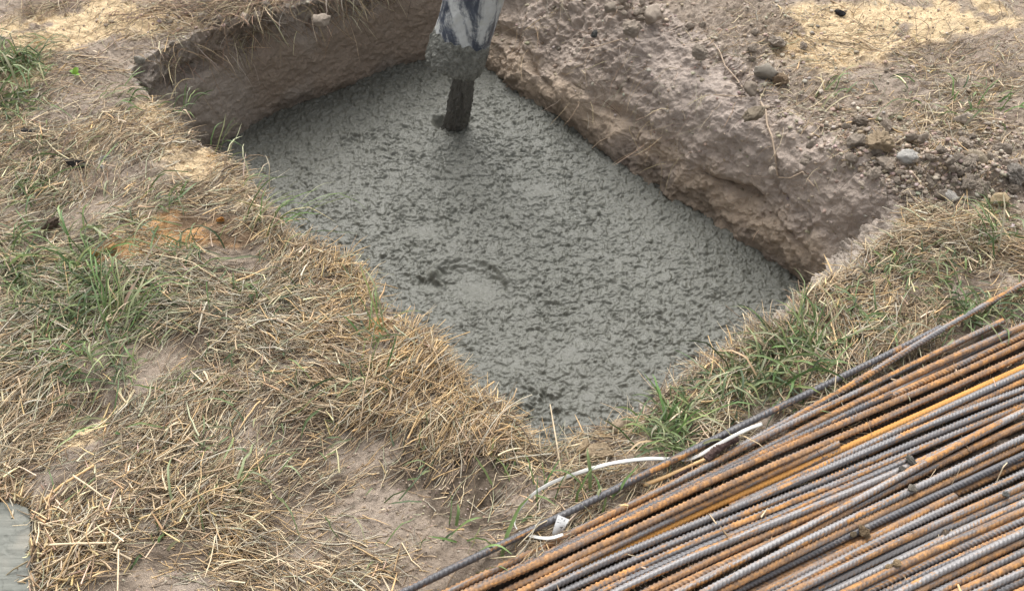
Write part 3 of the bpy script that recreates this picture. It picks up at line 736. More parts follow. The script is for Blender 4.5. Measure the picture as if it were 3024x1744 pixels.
for a in (
    (648, 548, 34, .13, 'long green grass tuft leaning over the left rim beside the orange clay', .0034, .5, .75, .2),
    (700, 552, 9, .20, 'few thin long grass blades reaching out over the wet concrete', .0022, .15, .45, .2),
    (30, 690, 22, .12, 'broad bladed green grass at the left photo edge beside straw', .0065, .4, .6, .1),
    (215, 672, 60, .11, 'dense green clump just left below the small orange clay lumps', .0036, None, .7, .15),
    (290, 800, 70, .16, 'tall grey green clump standing in the middle of the left straw', .0034, 1.2, .9, .4),
    (110, 850, 40, .10, 'low green clump near the left photo edge below the broad blades', .0036, None, .6, .3),
    (1640, 1085, 40, .09, 'bright green tuft between the pit corner and the white strap', .0046, None, .8, .15),
    (1700, 1030, 34, .10, 'yellowish green tuft on the near rim above the white strap', .0042, None, .8, .4),
    (1950, 905, 70, .12, 'largest bright green tuft beside the topmost dark reinforcing bar', .0050, None, .7, .1),
    (1990, 830, 20, .10, 'narrow green tuft on the near rim by the right pit corner', .0038, 1.3, 1., .2),
    (2075, 862, 30, .09, 'small green tuft just above the paired reinforcing bars', .0044, None, .7, .2),
    (2440, 785, 40, .06, 'short green tuft squeezed between two reinforcing bars', .0036, None, .7, .1),
    (2450, 590, 34, .12, 'pale green tuft near the dry clods at the right photo edge', .0034, 2.2, .7, .5),
    (2210, 795, 16, .09, 'thin green tuft in straw above the longest rusty bar', .0034, None, .7, .4),
    (30, 150, 40, .12, 'dark green tuft at the upper left photo edge on sand', .0044, -.4, .5, .2),
    (20, 240, 44, .10, 'leafy dark green clump below the upper left tuft', .0060, None, .5, .1),
    (285, 238, 40, .08, 'olive tuft on bare mud near the far left pit corner', .0030, .1, .5, .6),
    (430, 272, 12, .07, 'little yellow green tuft on the left rim opposite the hose', .0030, .4, .8, .5),
    (545, 372, 16, .08, 'pale tuft on the rim where the concrete begins', .0030, .8, .8, .5),
    (625, 445, 10, .09, 'wispy pale tuft on the left rim below the first one', .0022, .9, .9, .6),
    (438, 505, 14, .07, 'tiny green tuft on the sandy patch left of the rim', .0032, 1.4, 1., .2),
    (405, 1335, 18, .05, 'curly green sprig in the straw of the lower left', .0050, None, .7, .1),
    (590, 1222, 3, .16, 'few long green blades lying across the lower straw', .0075, .35, .3, 0),
    (918, 815, 9, .10, 'thin green shoots rising from the golden straw at the rim', .0032, 1.5, 1.2, .1),
    (905, 960, 6, .12, 'two olive shoots among the golden straw below the green shoots', .0030, 1.5, 1.2, .2),
    (1215, 1192, 7, .05, 'small green shoot on the bare mud left of the strap', .0046, .9, .9, .1),
    (1140, 1355, 16, .06, 'small dark green sprig on mud above the dark lone bar', .0050, None, .8, .1),
    (1455, 1235, 7, .07, 'upright green blades beside the lone bar under the strap', .0060, 1.4, 1.3, 0),
    (1350, 1215, 6, .07, 'slim green blades beside the bend of the white strap', .0032, 1.5, 1.2, .2),
    (1213, 1390, 1, .10, 'single broad green blade crossing the lone dark bar', .0070, 1.7, 1.1, 0),
    (2370, 262, 9, .07, 'thin green blades on the mud at the upper right', .0050, .8, .7, .1),
    (2480, 275, 7, .07, 'green blades at the upper right photo edge', .0050, .5, .5, .1),
    (2040, 240, 12, .08, 'green and straw tuft right of the cracked clod', .0040, .7, .6, .7),
    (500, 1025, 8, .08, 'short green blade fallen on the middle of the left straw', .0060, .1, .25, .1)):
    tuft(a[0], a[1], a[2], a[3], a[4], a[5], a[6], a[7], a[8])
p0 = on(185, 187)
V, F, c = blades(np.array([[0, 0, .003], [0, .004, .004], [.002, -.002, .003]]), np.array([1.3, 2.6, -.4]), np.array([.022, .018, .016]), np.array([.014, .013, .012]), pick([(.22, .42, .05)], 3), 5, None, np.array([.2, .3, .2]), None, np.array([.4, .2, .3]), follow=False, flat=True)
o = obj('seedling', mesh_np('seedling', V, F, c), M_GREEN, loc=tuple(p0)); tag(o, 'bright lime green seedling alone on the bare mud', 'seedling')

# ------------------------------------------------------------------ clods and stones
def ico(sub):
    import bmesh
    bm = bmesh.new(); bmesh.ops.create_icosphere(bm, subdivisions=sub, radius=1)
    V = np.array([v.co[:] for v in bm.verts]); F = np.array([[v.index for v in f.verts] for f in bm.faces]); bm.free(); return V, F
ICO = {k: ico(k) for k in (2, 3, 5)}
def clod_shape(seed, sub=5, squash=(1, .8, .62), planes=9, rough=.10):
    V, F = ICO[sub]; r = np.random.default_rng(seed)
    N = r.normal(size=(planes, 3)); N /= np.linalg.norm(N, axis=1, keepdims=True); d = r.uniform(.52, .95, planes)
    dots = V @ N.T; q = np.where(dots > .05, d / np.maximum(dots, .05), 9.).min(1); q = np.minimum(q, 1.05)
    s = seed * 7.3
    q = q * (1 + rough * (fbm(V[:, 0] * 2 + s, V[:, 1] * 2 + V[:, 2] * 1.7, 1, 4, seed) + .6 * fbm(V[:, 2] * 2 + s, V[:, 0] * 2 - V[:, 1], 2.2, 3, seed + 5)))
    f1, f2, cid = worley(V[:, 0] * 2.3 + s + V[:, 2], V[:, 1] * 2.3 + V[:, 2] * 1.3, seed); q = q * (1 + .7 * rough * (cid - .5) * sst(0, .3, f2 - f1))
    return V * q[:, None] * np.array(squash), F
CL = [mesh_np('soil_clod', *clod_shape(11 + i, 5 if i < 8 else 3, (1, rng.uniform(.65, .95), rng.uniform(.5, .8)), 6 + i % 4, .20)) for i in range(12)]
ZL = [min(v.co.z for v in m.vertices) for m in CL]
def clod(name, px, py, rpx, label, cat, col, k=None, group=None, sink=.35, dz=0., stretch=1.):
    p = on(px, py); k = rng.integers(0, 12) if k is None else k
    r = rpx * K / 3024 * (np.linalg.norm(p - np.array((0, 0, CAM_H))))
    o = obj(name, CL[k], M_CLOD); o.scale = (r * stretch, r, r)
    o.location = (p[0], p[1], p[2] - ZL[k] * r * (1 - sink) + dz); o.rotation_euler = (rng.normal(0, .25), rng.normal(0, .25), rng.random() * 6.28)
    o.color = (*col, 1); tag(o, label, cat, group); return o
CC = (.36, .30, .245); CG = (.47, .44, .40); CT = (.46, .36, .25)
for a in (('soil_clod', 2240, 396, 27, 'whitish dry clod, the brightest of the heap on the right', 'clod', (.60, .58, .55)), ('soil_clod', 2165, 362, 34, 'large cracked tan clod at the left of the dry heap', 'clod', CT), ('soil_clod', 2405, 402, 27, 'rounded beige clod standing above the right of the heap', 'clod', (.50, .42, .32)),
          ('soil_clod', 2185, 318, 20, 'flat clod under the straw at the top of the heap', 'clod', CC), ('soil_clod', 2340, 492, 20, 'grey white clod at the lower end of the heap near straw', 'clod', (.55, .52, .48)), ('soil_clod', 2462, 500, 24, 'sandy yellow clod at the lower right of the heap', 'clod', (.56, .44, .28)), ('soil_clod', 2500, 440, 26, 'dark grey clod at the right photo edge of the heap', 'clod', (.30, .27, .24)), ('soil_clod', 2120, 300, 17, 'small brown clod at the upper left of the heap', 'clod', CC),
          ('soil_clod', 1885, 192, 34, 'cracked grey clod with split flakes at the bank top', 'clod', (.38, .34, .29)), ('soil_clod', 1850, 225, 22, 'flaky clod leaning below the cracked grey one', 'clod', CC), ('soil_clod', 1920, 205, 20, 'brown clod right behind the cracked grey one', 'clod', (.30, .22, .15)), ('soil_clod', 1855, 290, 26, 'broken flat clod on the bank beside the pale root', 'clod', (.35, .29, .22)),
          ('stone', 2070, 38, 12, 'black stone on the sand at the upper right', 'stone', (.045, .045, .05)), ('stone', 1465, 90, 10, 'small dark grey stone on the bank right of the hose', 'stone', (.11, .11, .105)), ('stone', 257, 394, 12, 'grey pebble on the sandy left ground', 'stone', (.40, .385, .36)), ('stone', 255, 416, 8, 'smaller grey pebble just below the grey pebble on sand', 'stone', (.36, .36, .36)), ('stone', 149, 400, 10, 'white rounded pebble on the left ground', 'stone', (.62, .56, .48)), ('stone', 187, 411, 20, 'flat black stone piece beside the white pebble', 'stone', (.065, .062, .06)), ('stone', 70, 330, 14, 'dark bluish stone under straw at the left photo edge', 'stone', (.10, .10, .11)),
          ('soil_clod', 127, 557, 20, 'dark brown clod lying in the left straw', 'clod', (.16, .12, .095)), ('soil_clod', 17, 192, 12, 'pale clod beside the leafy clump at the left photo edge', 'clod', CT), ('soil_clod', 100, 50, 11, 'sand coloured clod on the upper left sand', 'clod', (.60, .46, .28)), ('soil_clod', 658, 17, 14, 'grey rounded clod among the far turf', 'clod', (.33, .29, .26)), ('soil_clod', 345, 152, 14, 'grey clod at the far left pit corner', 'clod', (.33, .31, .27)), ('soil_clod', 427, 113, 9, 'small grey clod beyond the far left corner', 'clod', (.38, .33, .28)), ('clay_lump', 240, 632, 14, 'orange clay lump in straw, left one of the pair', 'clay lump', (.55, .29, .11)), ('clay_lump', 277, 616, 13, 'orange clay lump in straw, right one of the pair', 'clay lump', (.60, .36, .17)), ('clay_lump', 545, 545, 12, 'bright orange clay lump on the orange patch', 'clay lump', (.55, .26, .08)),
          ('soil_clod', 1528, 1056, 24, 'tan crust of soil on the near rim by the concrete', 'clod', (.46, .36, .26)), ('soil_clod', 1480, 1118, 26, 'flat cracked tan clod above the white strap', 'clod', (.48, .37, .25)), ('soil_clod', 1440, 1105, 18, 'small tan clod left of the flat cracked one', 'clod', (.46, .35, .23))):
    clod(*a, stretch=1.35 if 'flat' in a[4] or 'crust' in a[4] else 1.)
spots = []
for x, y, rx, ry, n, lab, g in ((2340, 425, 200, 85, 150, 'dry grey brown soil clod in the heap on the right', 'dry clods of the heap'), (2110, 340, 110, 70, 14, 'small soil clod scattered on the mud left of the heap', 'clods left of the heap'), (1560, 30, 60, 50, 22, 'pale crumbly clod on the ground above the bank', 'clods above the bank'), (1800, 110, 140, 70, 9, 'brown soil clod on the trampled top of the bank', 'clods on the bank top'), (1960, 400, 90, 60, 7, 'brown clod lodged on the slope of the bank', 'clods on the bank slope'), (560, 40, 200, 40, 14, 'grey brown clod among the turf behind the pit', 'clods behind the pit')):
    k = 0
    while k < n:
        px, py = x + rng.normal(0, .5) * rx, y + rng.normal(0, .5) * ry
        if px > 2560 or py < -30 or py > 535: continue
        r = float(np.clip(rng.lognormal(2.45, .45), 6, 27))
        if any((px - q[0]) ** 2 + (py - q[1]) ** 2 < (.75 * (r + q[2])) ** 2 for q in spots): r *= .6
        spots.append((px, py, r)); k += 1
        f = rng.uniform(.75, 1.25)
        clod('soil_clod', px, py, r, lab, 'clod', tuple(np.array((.42, .355, .295)) * f), None, g)
def crumbs():
    d = (ROWT > .9) * (1.6 * blob(PX, PY, 2320, 430, 210, 90) + .45 * blob(PX, PY, 2080, 330, 160, 110) + .7 * blob(PX, PY, 1560, 30, 70, 60) + .12 * blob(PX, PY, 1850, 150, 230, 130) + .4 * blob(PX, PY, 560, 40, 260, 60) + .03 * (PY < 620) * (PX > 1300)) * (PX > -100) * (PX < 2650) * (PY > -120)
    d = d + .08 * (ROWT > .3) * (ROWT < 1) * np.tile(kw[:, 2], NR)
    n = 4600; k = scatter(d, n); parts = []
    sh = [clod_shape(71 + i, 2, (1, .8, .6), 5, .3) for i in range(8)]
    r = np.clip(rng.lognormal(-5.7, .5, n), .0012, .008); a = rng.random(n) * 6.28
    for i in range(8):
        m = np.arange(n) % 8 == i; V0, F0 = sh[i]; kk = k[m]; rr = r[m]; c, s = np.cos(a[m])[:, None], np.sin(a[m])[:, None]
        Vx = V0[None, :, 0] * c - V0[None, :, 1] * s; Vy = V0[None, :, 0] * s + V0[None, :, 1] * c
        V = np.stack([Vx, Vy, np.broadcast_to(V0[None, :, 2], Vx.shape)], -1) * rr[:, None, None] + VERT[kk][:, None] + np.array((0, 0, 1.)) * (rr * .4)[:, None, None]
        F = F0[None] + (np.arange(m.sum()) * len(V0))[:, None, None]
        parts.append((V.reshape(-1, 3), F.reshape(-1, 3), np.repeat(pick([(.35, .295, .24), (.40, .345, .285), (.30, .24, .185), (.27, .22, .175)], m.sum(), None, .14), len(V0), 0)))
    d = (ROWT > .98) * (PY < 1500) * (PY > -100) * (PX > -150) * (PX < 2650) * (1 - .9 * in_poly(VERT[:, 0], VERT[:, 1], SP)) * (.3 + blob(PX, PY, 1120, 1260, 260, 140) + blob(PX, PY, 200, 200, 160, 70)) * (BARL(PX, PY) < 40)
    n = 9000; k = scatter(d, n); V0, F0 = sh[0]; r = np.clip(rng.lognormal(-6.45, .4, n), .0008, .0032); a = rng.random(n) * 6.28; c, s = np.cos(a)[:, None], np.sin(a)[:, None]
    Vx = V0[None, :, 0] * c - V0[None, :, 1] * s; Vy = V0[None, :, 0] * s + V0[None, :, 1] * c
    V = np.stack([Vx, Vy, np.broadcast_to(V0[None, :, 2], Vx.shape)], -1) * r[:, None, None] + VERT[k][:, None] + np.array((0, 0, 1.)) * (r * .3)[:, None, None]
    parts.append((V.reshape(-1, 3), (F0[None] + (np.arange(n) * len(V0))[:, None, None]).reshape(-1, 3), np.repeat(pick([(.30, .24, .19), (.24, .19, .15), (.35, .29, .23)], n, None, .15), len(V0), 0)))
    V, F, c = join(parts); return mesh_np('soil_crumbs', V, F, c, False)
M_CRUMB = mat_attr('soil crumb', .95, .1, .3, 150)
o = obj('soil_crumbs', crumbs(), M_CRUMB); tag(o, 'small loose soil crumbs scattered over the dug ground', 'soil crumbs', kind='stuff')
# ------------------------------------------------------------------ reinforcing bars
# centre lines read in the photograph's own pixels; z is found by stacking them
RB = .0066
BARS = [  # points, rust 0..1, tone 0 dark .. 1 pale, layer, label
 ([(1300, 1694), (1424, 1636), (1530, 1583), (1611, 1546), (1657, 1523), (1776, 1467), (1950, 1375), (2053, 1323), (2224, 1240), (2400, 1152), (2624, 1046), (2712, 1003), (2780, 966)], .30, .12, 0, 'lone dark steel bar lying farthest out, nearest the pit'),
 ([(2150, 1338), (2246, 1285), (2356, 1226), (2444, 1175), (2554, 1116), (2624, 1068), (2734, 998), (2822, 947), (2932, 886), (3024, 836)], .44, .62, 1, 'thin pale bar with an orange edge running to the right photo edge above the rest'),
 ([(1330, 1744), (1424, 1697), (1534, 1648), (1644, 1596), (1754, 1544), (1890, 1474), (1976, 1430), (2090, 1378), (2224, 1306), (2312, 1262), (2400, 1222), (2510, 1168), (2624, 1112), (2734, 1055), (2844, 1000), (2970, 944)], .62, .55, 1, 'dull rust ribbed bar ending in grass just below the thin pale bar'),
 ([(1360, 1752), (1424, 1722), (1534, 1672), (1644, 1620), (1824, 1530), (1912, 1487), (2022, 1436), (2224, 1334), (2312, 1292), (2444, 1228), (2624, 1140), (2800, 1062), (2932, 1004), (3024, 960)], .66, .30, 2, 'bar with a bright orange back seam fading to grey on the right'),
 ([(2300, 1338), (2444, 1262), (2624, 1166), (2734, 1105), (2822, 1060), (2910, 1014), (2986, 982)], .52, .62, 1, 'pinkish rust bar with its cut end lying in the green grass'),
 ([(1424, 1742), (1534, 1690), (1644, 1638), (1732, 1594), (1824, 1545), (1934, 1489), (2044, 1438), (2224, 1350), (2334, 1303), (2444, 1252), (2554, 1200), (2640, 1158)], .40, .10, 2, 'blackened bar with small ribs squeezed between two rusty bars'),
 ([(2560, 1205), (2740, 1122), (2820, 1082), (2900, 1043), (3024, 989)], .62, .45, 1, 'short showing brown ribbed bar near the right photo edge'),
 ([(1380, 1762), (1446, 1742), (1490, 1720), (1644, 1652), (1824, 1566), (1912, 1520), (2022, 1468), (2120, 1424), (2224, 1369), (2334, 1322), (2444, 1272), (2624, 1187), (2740, 1136), (2844, 1086), (3024, 1008)], .72, .35, 2, 'brown rusty bar with crumbly scale, second of the thick rusty pair'),
 ([(1446, 1764), (1534, 1716), (1644, 1670), (1732, 1628), (1824, 1586), (1890, 1556), (2000, 1502), (2110, 1450), (2224, 1396), (2378, 1336), (2488, 1290), (2624, 1225), (2760, 1168), (2900, 1103), (3024, 1048)], .76, .45, 3, 'thick looking bar half grey half bright rust along its length'),
 ([(1480, 1776), (1556, 1736), (1644, 1694), (1754, 1640), (1824, 1606), (1934, 1554), (2044, 1500), (2154, 1452), (2300, 1384), (2480, 1306)], .66, .75, 2, 'pinkish grey bar with crusted orange lower edge at the lower left'),
 ([(1550, 1760), (1644, 1712), (1754, 1664), (1868, 1606), (2000, 1544), (2132, 1482), (2224, 1439), (2312, 1402), (2422, 1357), (2510, 1318), (2640, 1258), (2820, 1178), (3024, 1085)], .93, .2, 1, 'bright yellow orange bar glowing between two dark ones'),
 ([(2160, 1490), (2224, 1458), (2290, 1427), (2444, 1370), (2624, 1282), (2760, 1220), (2880, 1165), (3024, 1099)], .34, .62, 2, 'silvery ribbed bar upper one of the silver pair'),
 ([(2560, 1338), (2760, 1242), (2900, 1180), (3024, 1124)], .62, .2, 0, 'dark rust bar showing narrowly between the silver pair'),
 ([(1560, 1764), (1622, 1728), (1710, 1687), (1824, 1638), (1934, 1590), (2044, 1546), (2224, 1474), (2356, 1423), (2444, 1386), (2624, 1305), (2760, 1243), (2900, 1194), (3024, 1144)], .36, .55, 3, 'silver ribbed bar lower one of the silver pair'),
 ([(1620, 1766), (1680, 1736), (1732, 1713), (1824, 1668), (1934, 1620), (2044, 1574), (2224, 1501), (2378, 1440), (2488, 1391), (2624, 1334), (2820, 1256), (3024, 1171)], .30, .42, 2, 'dark grey bar with sharp black ribs under the silver pair'),
 ([(1690, 1764), (1754, 1732), (1824, 1698), (1934, 1650), (2044, 1602), (2224, 1527), (2356, 1476), (2444, 1440), (2624, 1362), (2820, 1280), (3024, 1196)], .48, .62, 1, 'greyish tan bar with chevron ribs, below the black ribbed bar'),
 ([(1720, 1768), (1780, 1738), (1824, 1717), (1934, 1668), (2044, 1624), (2224, 1550), (2356, 1496), (2500, 1437), (2620, 1388), (2700, 1352)], .42, .22, 2, 'dark brown ribbed bar touching the smooth grey one'),
 ([(1790, 1766), (1824, 1746), (1978, 1670), (2132, 1604), (2224, 1568), (2422, 1490), (2576, 1428), (2660, 1392), (2800, 1326), (2932, 1258), (3000, 1226)], .40, .85, 3, 'smooth pale grey bar with faint worn ribs'),
 ([(1860, 1770), (1890, 1752), (2088, 1652), (2224, 1594), (2334, 1550), (2510, 1470), (2640, 1420)], .76, .35, 1, 'brown rust bar sunk below the smooth pale grey bar'),
 ([(1900, 1772), (1934, 1752), (2044, 1702), (2154, 1652), (2224, 1620), (2334, 1571), (2444, 1524), (2560, 1474)], .78, .4, 2, 'orange ribbed bar that dives under a bluish bar'),
 ([(1960, 1766), (2000, 1744), (2044, 1720), (2154, 1672), (2224, 1638), (2334, 1582), (2444, 1524), (2624, 1425), (2756, 1350), (2844, 1302), (2910, 1266), (3024, 1212)], .47, .92, 4, 'bluish pale bar crossing its neighbours at a steeper angle'),
 ([(2300, 1620), (2400, 1566), (2532, 1498), (2624, 1448), (2712, 1396), (2800, 1352), (2910, 1300), (3024, 1253)], .78, .3, 2, 'brown rust bar under the orange edge of the bluish bar'),
 ([(2040, 1768), (2088, 1744), (2154, 1708), (2224, 1668), (2334, 1614), (2444, 1561), (2624, 1477), (2712, 1430), (2844, 1367), (3024, 1290)], .40, .8, 3, 'lilac grey bar with a mud smear at its middle'),
 ([(2070, 1776), (2110, 1752), (2154, 1732), (2224, 1696), (2334, 1642), (2444, 1587), (2624, 1503), (2778, 1426), (2844, 1394), (3024, 1314)], .82, .7, 2, 'bright orange ribbed bar turning grey toward the right'),
 ([(2110, 1776), (2132, 1758), (2224, 1714), (2290, 1683), (2444, 1610), (2624, 1526), (2734, 1478), (2844, 1428), (3024, 1342)], .22, .08, 1, 'black bar in the shadow beside the bright orange ribbed bar'),
 ([(2160, 1776), (2224, 1742), (2444, 1634), (2624, 1548), (2760, 1488), (2860, 1438), (2932, 1402), (3024, 1362)], .62, .15, 0, 'brown muddy bar low beneath the clod of soil'),
 ([(2190, 1776), (2224, 1758), (2312, 1716), (2444, 1656), (2560, 1596), (2640, 1554), (2730, 1512), (2830, 1458)], .66, .6, 1, 'tan ribbed bar just below the clod of soil'),
 ([(2230, 1776), (2268, 1754), (2444, 1668), (2624, 1578), (2778, 1506), (2932, 1438), (3024, 1394)], .42, .75, 2, 'purplish grey bar with slanted worn ribs'),
 ([(2290, 1772), (2334, 1748), (2488, 1676), (2624, 1610), (2844, 1510), (3024, 1432)], .64, .7, 2, 'tan bar with block shaped ribs and orange spine'),
 ([(2340, 1774), (2378, 1754), (2510, 1690), (2624, 1636), (2778, 1562), (2900, 1508), (3024, 1456)], .30, .88, 1, 'light blue grey bar with tooth ribs, upper of two'),
 ([(2380, 1776), (2433, 1752), (2520, 1712), (2640, 1656), (2778, 1590), (2900, 1534), (3024, 1480)], .34, .9, 2, 'light blue grey bar with tooth ribs, lower of two'),
 ([(2440, 1776), (2488, 1752), (2624, 1684), (2734, 1634), (2844, 1583), (3024, 1506)], .60, .3, 2, 'brown to orange ribbed bar beside the crumbs of dry soil'),
 ([(2490, 1778), (2554, 1746), (2640, 1704), (2734, 1662), (2844, 1612), (3024, 1534)], .46, .55, 1, 'pinkish bar with a row of black ribs in the lower right'),
 ([(2540, 1780), (2600, 1750), (2734, 1688), (2844, 1640), (3024, 1560)], .44, .2, 2, 'dark brown ribbed bar above the shiny silver one'),
 ([(2580, 1784), (2624, 1764), (2734, 1706), (2844, 1654), (2932, 1614), (3024, 1570)], .24, .82, 3, 'shiny silver bar with bold ribs in the lower right corner'),
 ([(2610, 1796), (2660, 1766), (2760, 1716), (2860, 1670), (3024, 1594)], .74, .5, 2, 'orange rust bar directly below the shiny silver one'),
 ([(2680, 1790), (2740, 1758), (2844, 1708), (3024, 1628)], .42, .35, 2, 'grey brown bar with fine dark ribs near the bottom corner'),
 ([(2740, 1790), (2822, 1752), (2900, 1714), (3024, 1656)], .70, .6, 2, 'yellowish tan bar with the short straw stuck across it'),
 ([(2800, 1786), (2866, 1756), (2940, 1720), (3024, 1684)], .46, .85, 3, 'smooth grey bar with rust blotches in the bottom corner'),
 ([(2850, 1790), (2910, 1762), (3024, 1712)], .52, .3, 1, 'brown grey bar second from the bottom right corner'),
 ([(2920, 1786), (2960, 1766), (3024, 1738)], .70, .5, 2, 'tan rust bar in the very bottom right corner'),
]
def ext(p, a, b, k=.55):
    v = (a - b); v = v / np.linalg.norm(v); return a + v * k
ST = .00135
prev = None
for rnd in range(3):
    cls = []
    for bi, (pts, rust, tone, layer, lab) in enumerate(BARS):
        q = np.array(pts, float); zq = .012 + .011 * layer if prev is None else np.interp(q[:, 0], *prev[bi])
        w = at(q[:, 0] / K, q[:, 1] / K, zq)[:, :2]
        for e in (0, -1):      # bars that leave the frame carry on well beyond it
            x, y = pts[e]
            if x > 3000 or y > 1690:
                nb = w[2] if e == 0 else w[-3]
                v = w[e] - nb; v /= np.linalg.norm(v)
                new = w[e] + v * (.9 if e == 0 else 1.2)
                w = np.concatenate([new[None], w]) if e == 0 else np.concatenate([w, new[None]])
        d = np.concatenate([[0], np.cumsum(np.linalg.norm(np.diff(w, axis=0), axis=1))])
        s = np.arange(0, d[-1], .01); xy = np.stack([np.interp(s, d, w[:, 0]), np.interp(s, d, w[:, 1])], -1)
        k = 25
        for _ in range(2):
            pad = np.concatenate([2 * xy[0] - xy[k:0:-1], xy, 2 * xy[-1] - xy[-2:-k - 2:-1]])
            ker = np.hanning(2 * k + 1); ker /= ker.sum(); xy = np.stack([np.convolve(pad[:, j], ker, 'valid') for j in (0, 1)], -1)
        cls.append(xy)
    order = sorted(range(len(BARS)), key=lambda i: (BARS[i][3], i))
    zs = {}
    Dm = 2 * RB + .0012
    for i in order:
        xy = cls[i]; z = H(xy[:, 0], xy[:, 1]) * .3 + RB + .004 + (.020 if i == 0 else .012 if i == 1 else .006)
        for j, zj in zs.items():
            dd = np.hypot(xy[:, None, 0] - cls[j][None, :, 0], xy[:, None, 1] - cls[j][None, :, 1])
            m = dd.argmin(1); dm = dd[np.arange(len(xy)), m]
            need = np.where(dm < Dm, zj[m] + np.sqrt(np.clip(Dm ** 2 - dm ** 2, 0, None)), -9)
            z = np.maximum(z, need)
        k = 18
        for _ in range(3):
            pad = np.concatenate([np.full(k, z[0]), z, np.full(k, z[-1])]); ker = np.hanning(2 * k + 1); ker /= ker.sum(); z = np.convolve(pad, ker, 'valid')
        zs[i] = z
    prev = []
    for i in range(len(BARS)):
        bx = to_px(np.concatenate([cls[i], zs[i][:, None]], 1))[0] * K; oo = np.argsort(bx); prev.append((bx[oo], zs[i][oo]))
def rebar_mesh(xy, z, seed):
    r = np.random.default_rng(seed)
    d = np.concatenate([[0], np.cumsum(np.linalg.norm(np.diff(xy, axis=0), axis=1))])
    s = np.arange(0, d[-1], ST); P = np.stack([np.interp(s, d, xy[:, 0]), np.interp(s, d, xy[:, 1]), np.interp(s, d, z)], -1)
    T = np.gradient(P, axis=0); T /= np.linalg.norm(T, axis=1, keepdims=True)
    up = np.array((0, 0, 1.)); U = np.cross(up, T); U /= np.linalg.norm(U, axis=1, keepdims=True); Wv = np.cross(T, U)
    m = 20; a = np.linspace(0, 2 * np.pi, m, endpoint=False)
    roll = r.random() * 6.28 + s * r.uniform(-.5, .5)
    pitch = .0088 * r.uniform(.92, 1.08)
    A = a[None] + roll[:, None]; h = np.mod(A, np.pi)               # two rows of crescents, one per half
    side = np.floor(np.mod(A, 2 * np.pi) / np.pi)
    lean = np.where(side > .5, 1., r.choice([-1., 1.])) * .0042
    ph = (s[:, None] + lean * (h - np.pi / 2) + side * pitch * .5) / pitch
    saw = np.exp(-((np.mod(ph, 1) - .5) / .15) ** 2)
    cres = np.clip(np.sin(h), 0, 1) ** .55
    rib = .0021 * saw * cres
    seam = .0013 * np.exp(-(np.minimum(h, np.pi - h) / .17) ** 2)
    rad = RB * .90 + np.maximum(rib, seam) + .00018 * fbm(s[:, None] * 60 + a[None] * 2, a[None] * 3 + 0 * s[:, None], 2, 2, seed)
    V = P[:, None] + rad[..., None] * (np.cos(a)[None, :, None] * U[:, None] + np.sin(a)[None, :, None] * Wv[:, None])
    n = len(s); V = V.reshape(-1, 3); F = grid_faces(n, m, True)
    # closed ends
    c0, c1 = len(V), len(V) + 1; V = np.concatenate([V, P[:1], P[-1:]])
    j = np.arange(m); j2 = (j + 1) % m
    F = np.concatenate([F, np.stack([j2, j, np.full(m, c0), np.full(m, c0)], -1)[:, :4], np.stack([(n - 1) * m + j, (n - 1) * m + j2, np.full(m, c1), np.full(m, c1)], -1)])
    return V, F, P
def mesh_mixed(name, V, F):
    tri = F[:, 2] == F[:, 3]; me = bpy.data.meshes.new(name); Fq, Ft = F[~tri], F[tri][:, :3]
    me.vertices.add(len(V)); me.vertices.foreach_set('co', np.ascontiguousarray(V, np.float32).ravel())
    li = np.concatenate([Fq.ravel(), Ft.ravel()]).astype(np.int32); me.loops.add(len(li)); me.loops.foreach_set('vertex_index', li)
    ls = np.concatenate([np.arange(len(Fq)) * 4, len(Fq) * 4 + np.arange(len(Ft)) * 3]).astype(np.int32); me.polygons.add(len(ls)); me.polygons.foreach_set('loop_start', ls)
    me.polygons.foreach_set('use_smooth', np.ones(len(ls), bool)); me.update(calc_edges=True); me.validate(); return me
for i, (pts, rust, tone, layer, lab) in enumerate(BARS):
    V, F, P = rebar_mesh(cls[i], zs[i], 900 + i)
    # object axes follow the bar, so that the rust streaks run along it
    dv = P[-1] - P[0]; ang = math.atan2(dv[1], dv[0]); c, s_ = math.cos(-ang), math.sin(-ang); V = V - P[0]
    V = np.stack([V[:, 0] * c - V[:, 1] * s_, V[:, 0] * s_ + V[:, 1] * c, V[:, 2]], -1)
    o = obj('reinforcing_bar', mesh_mixed('reinforcing_bar', V, F), M_BAR, loc=tuple(P[0])); o.rotation_euler = (0, 0, ang)
    o['rust'] = rust; o['tone'] = tone; tag(o, lab, 'rebar', 'rusty reinforcing bars stacked beside the pit')
def bar_top(px, py):
    """highest bar surface near a picture position"""
    p = at(px, py, .03); best = .0
    for i in range(len(BARS)):
        dd = np.hypot(cls[i][:, 0] - p[0], cls[i][:, 1] - p[1]); m = dd.argmin()
        if dd[m] < RB * 1.3: best = max(best, zs[i][m] + math.sqrt(max(RB ** 2 - min(dd[m], RB) ** 2, 0)))
    return best
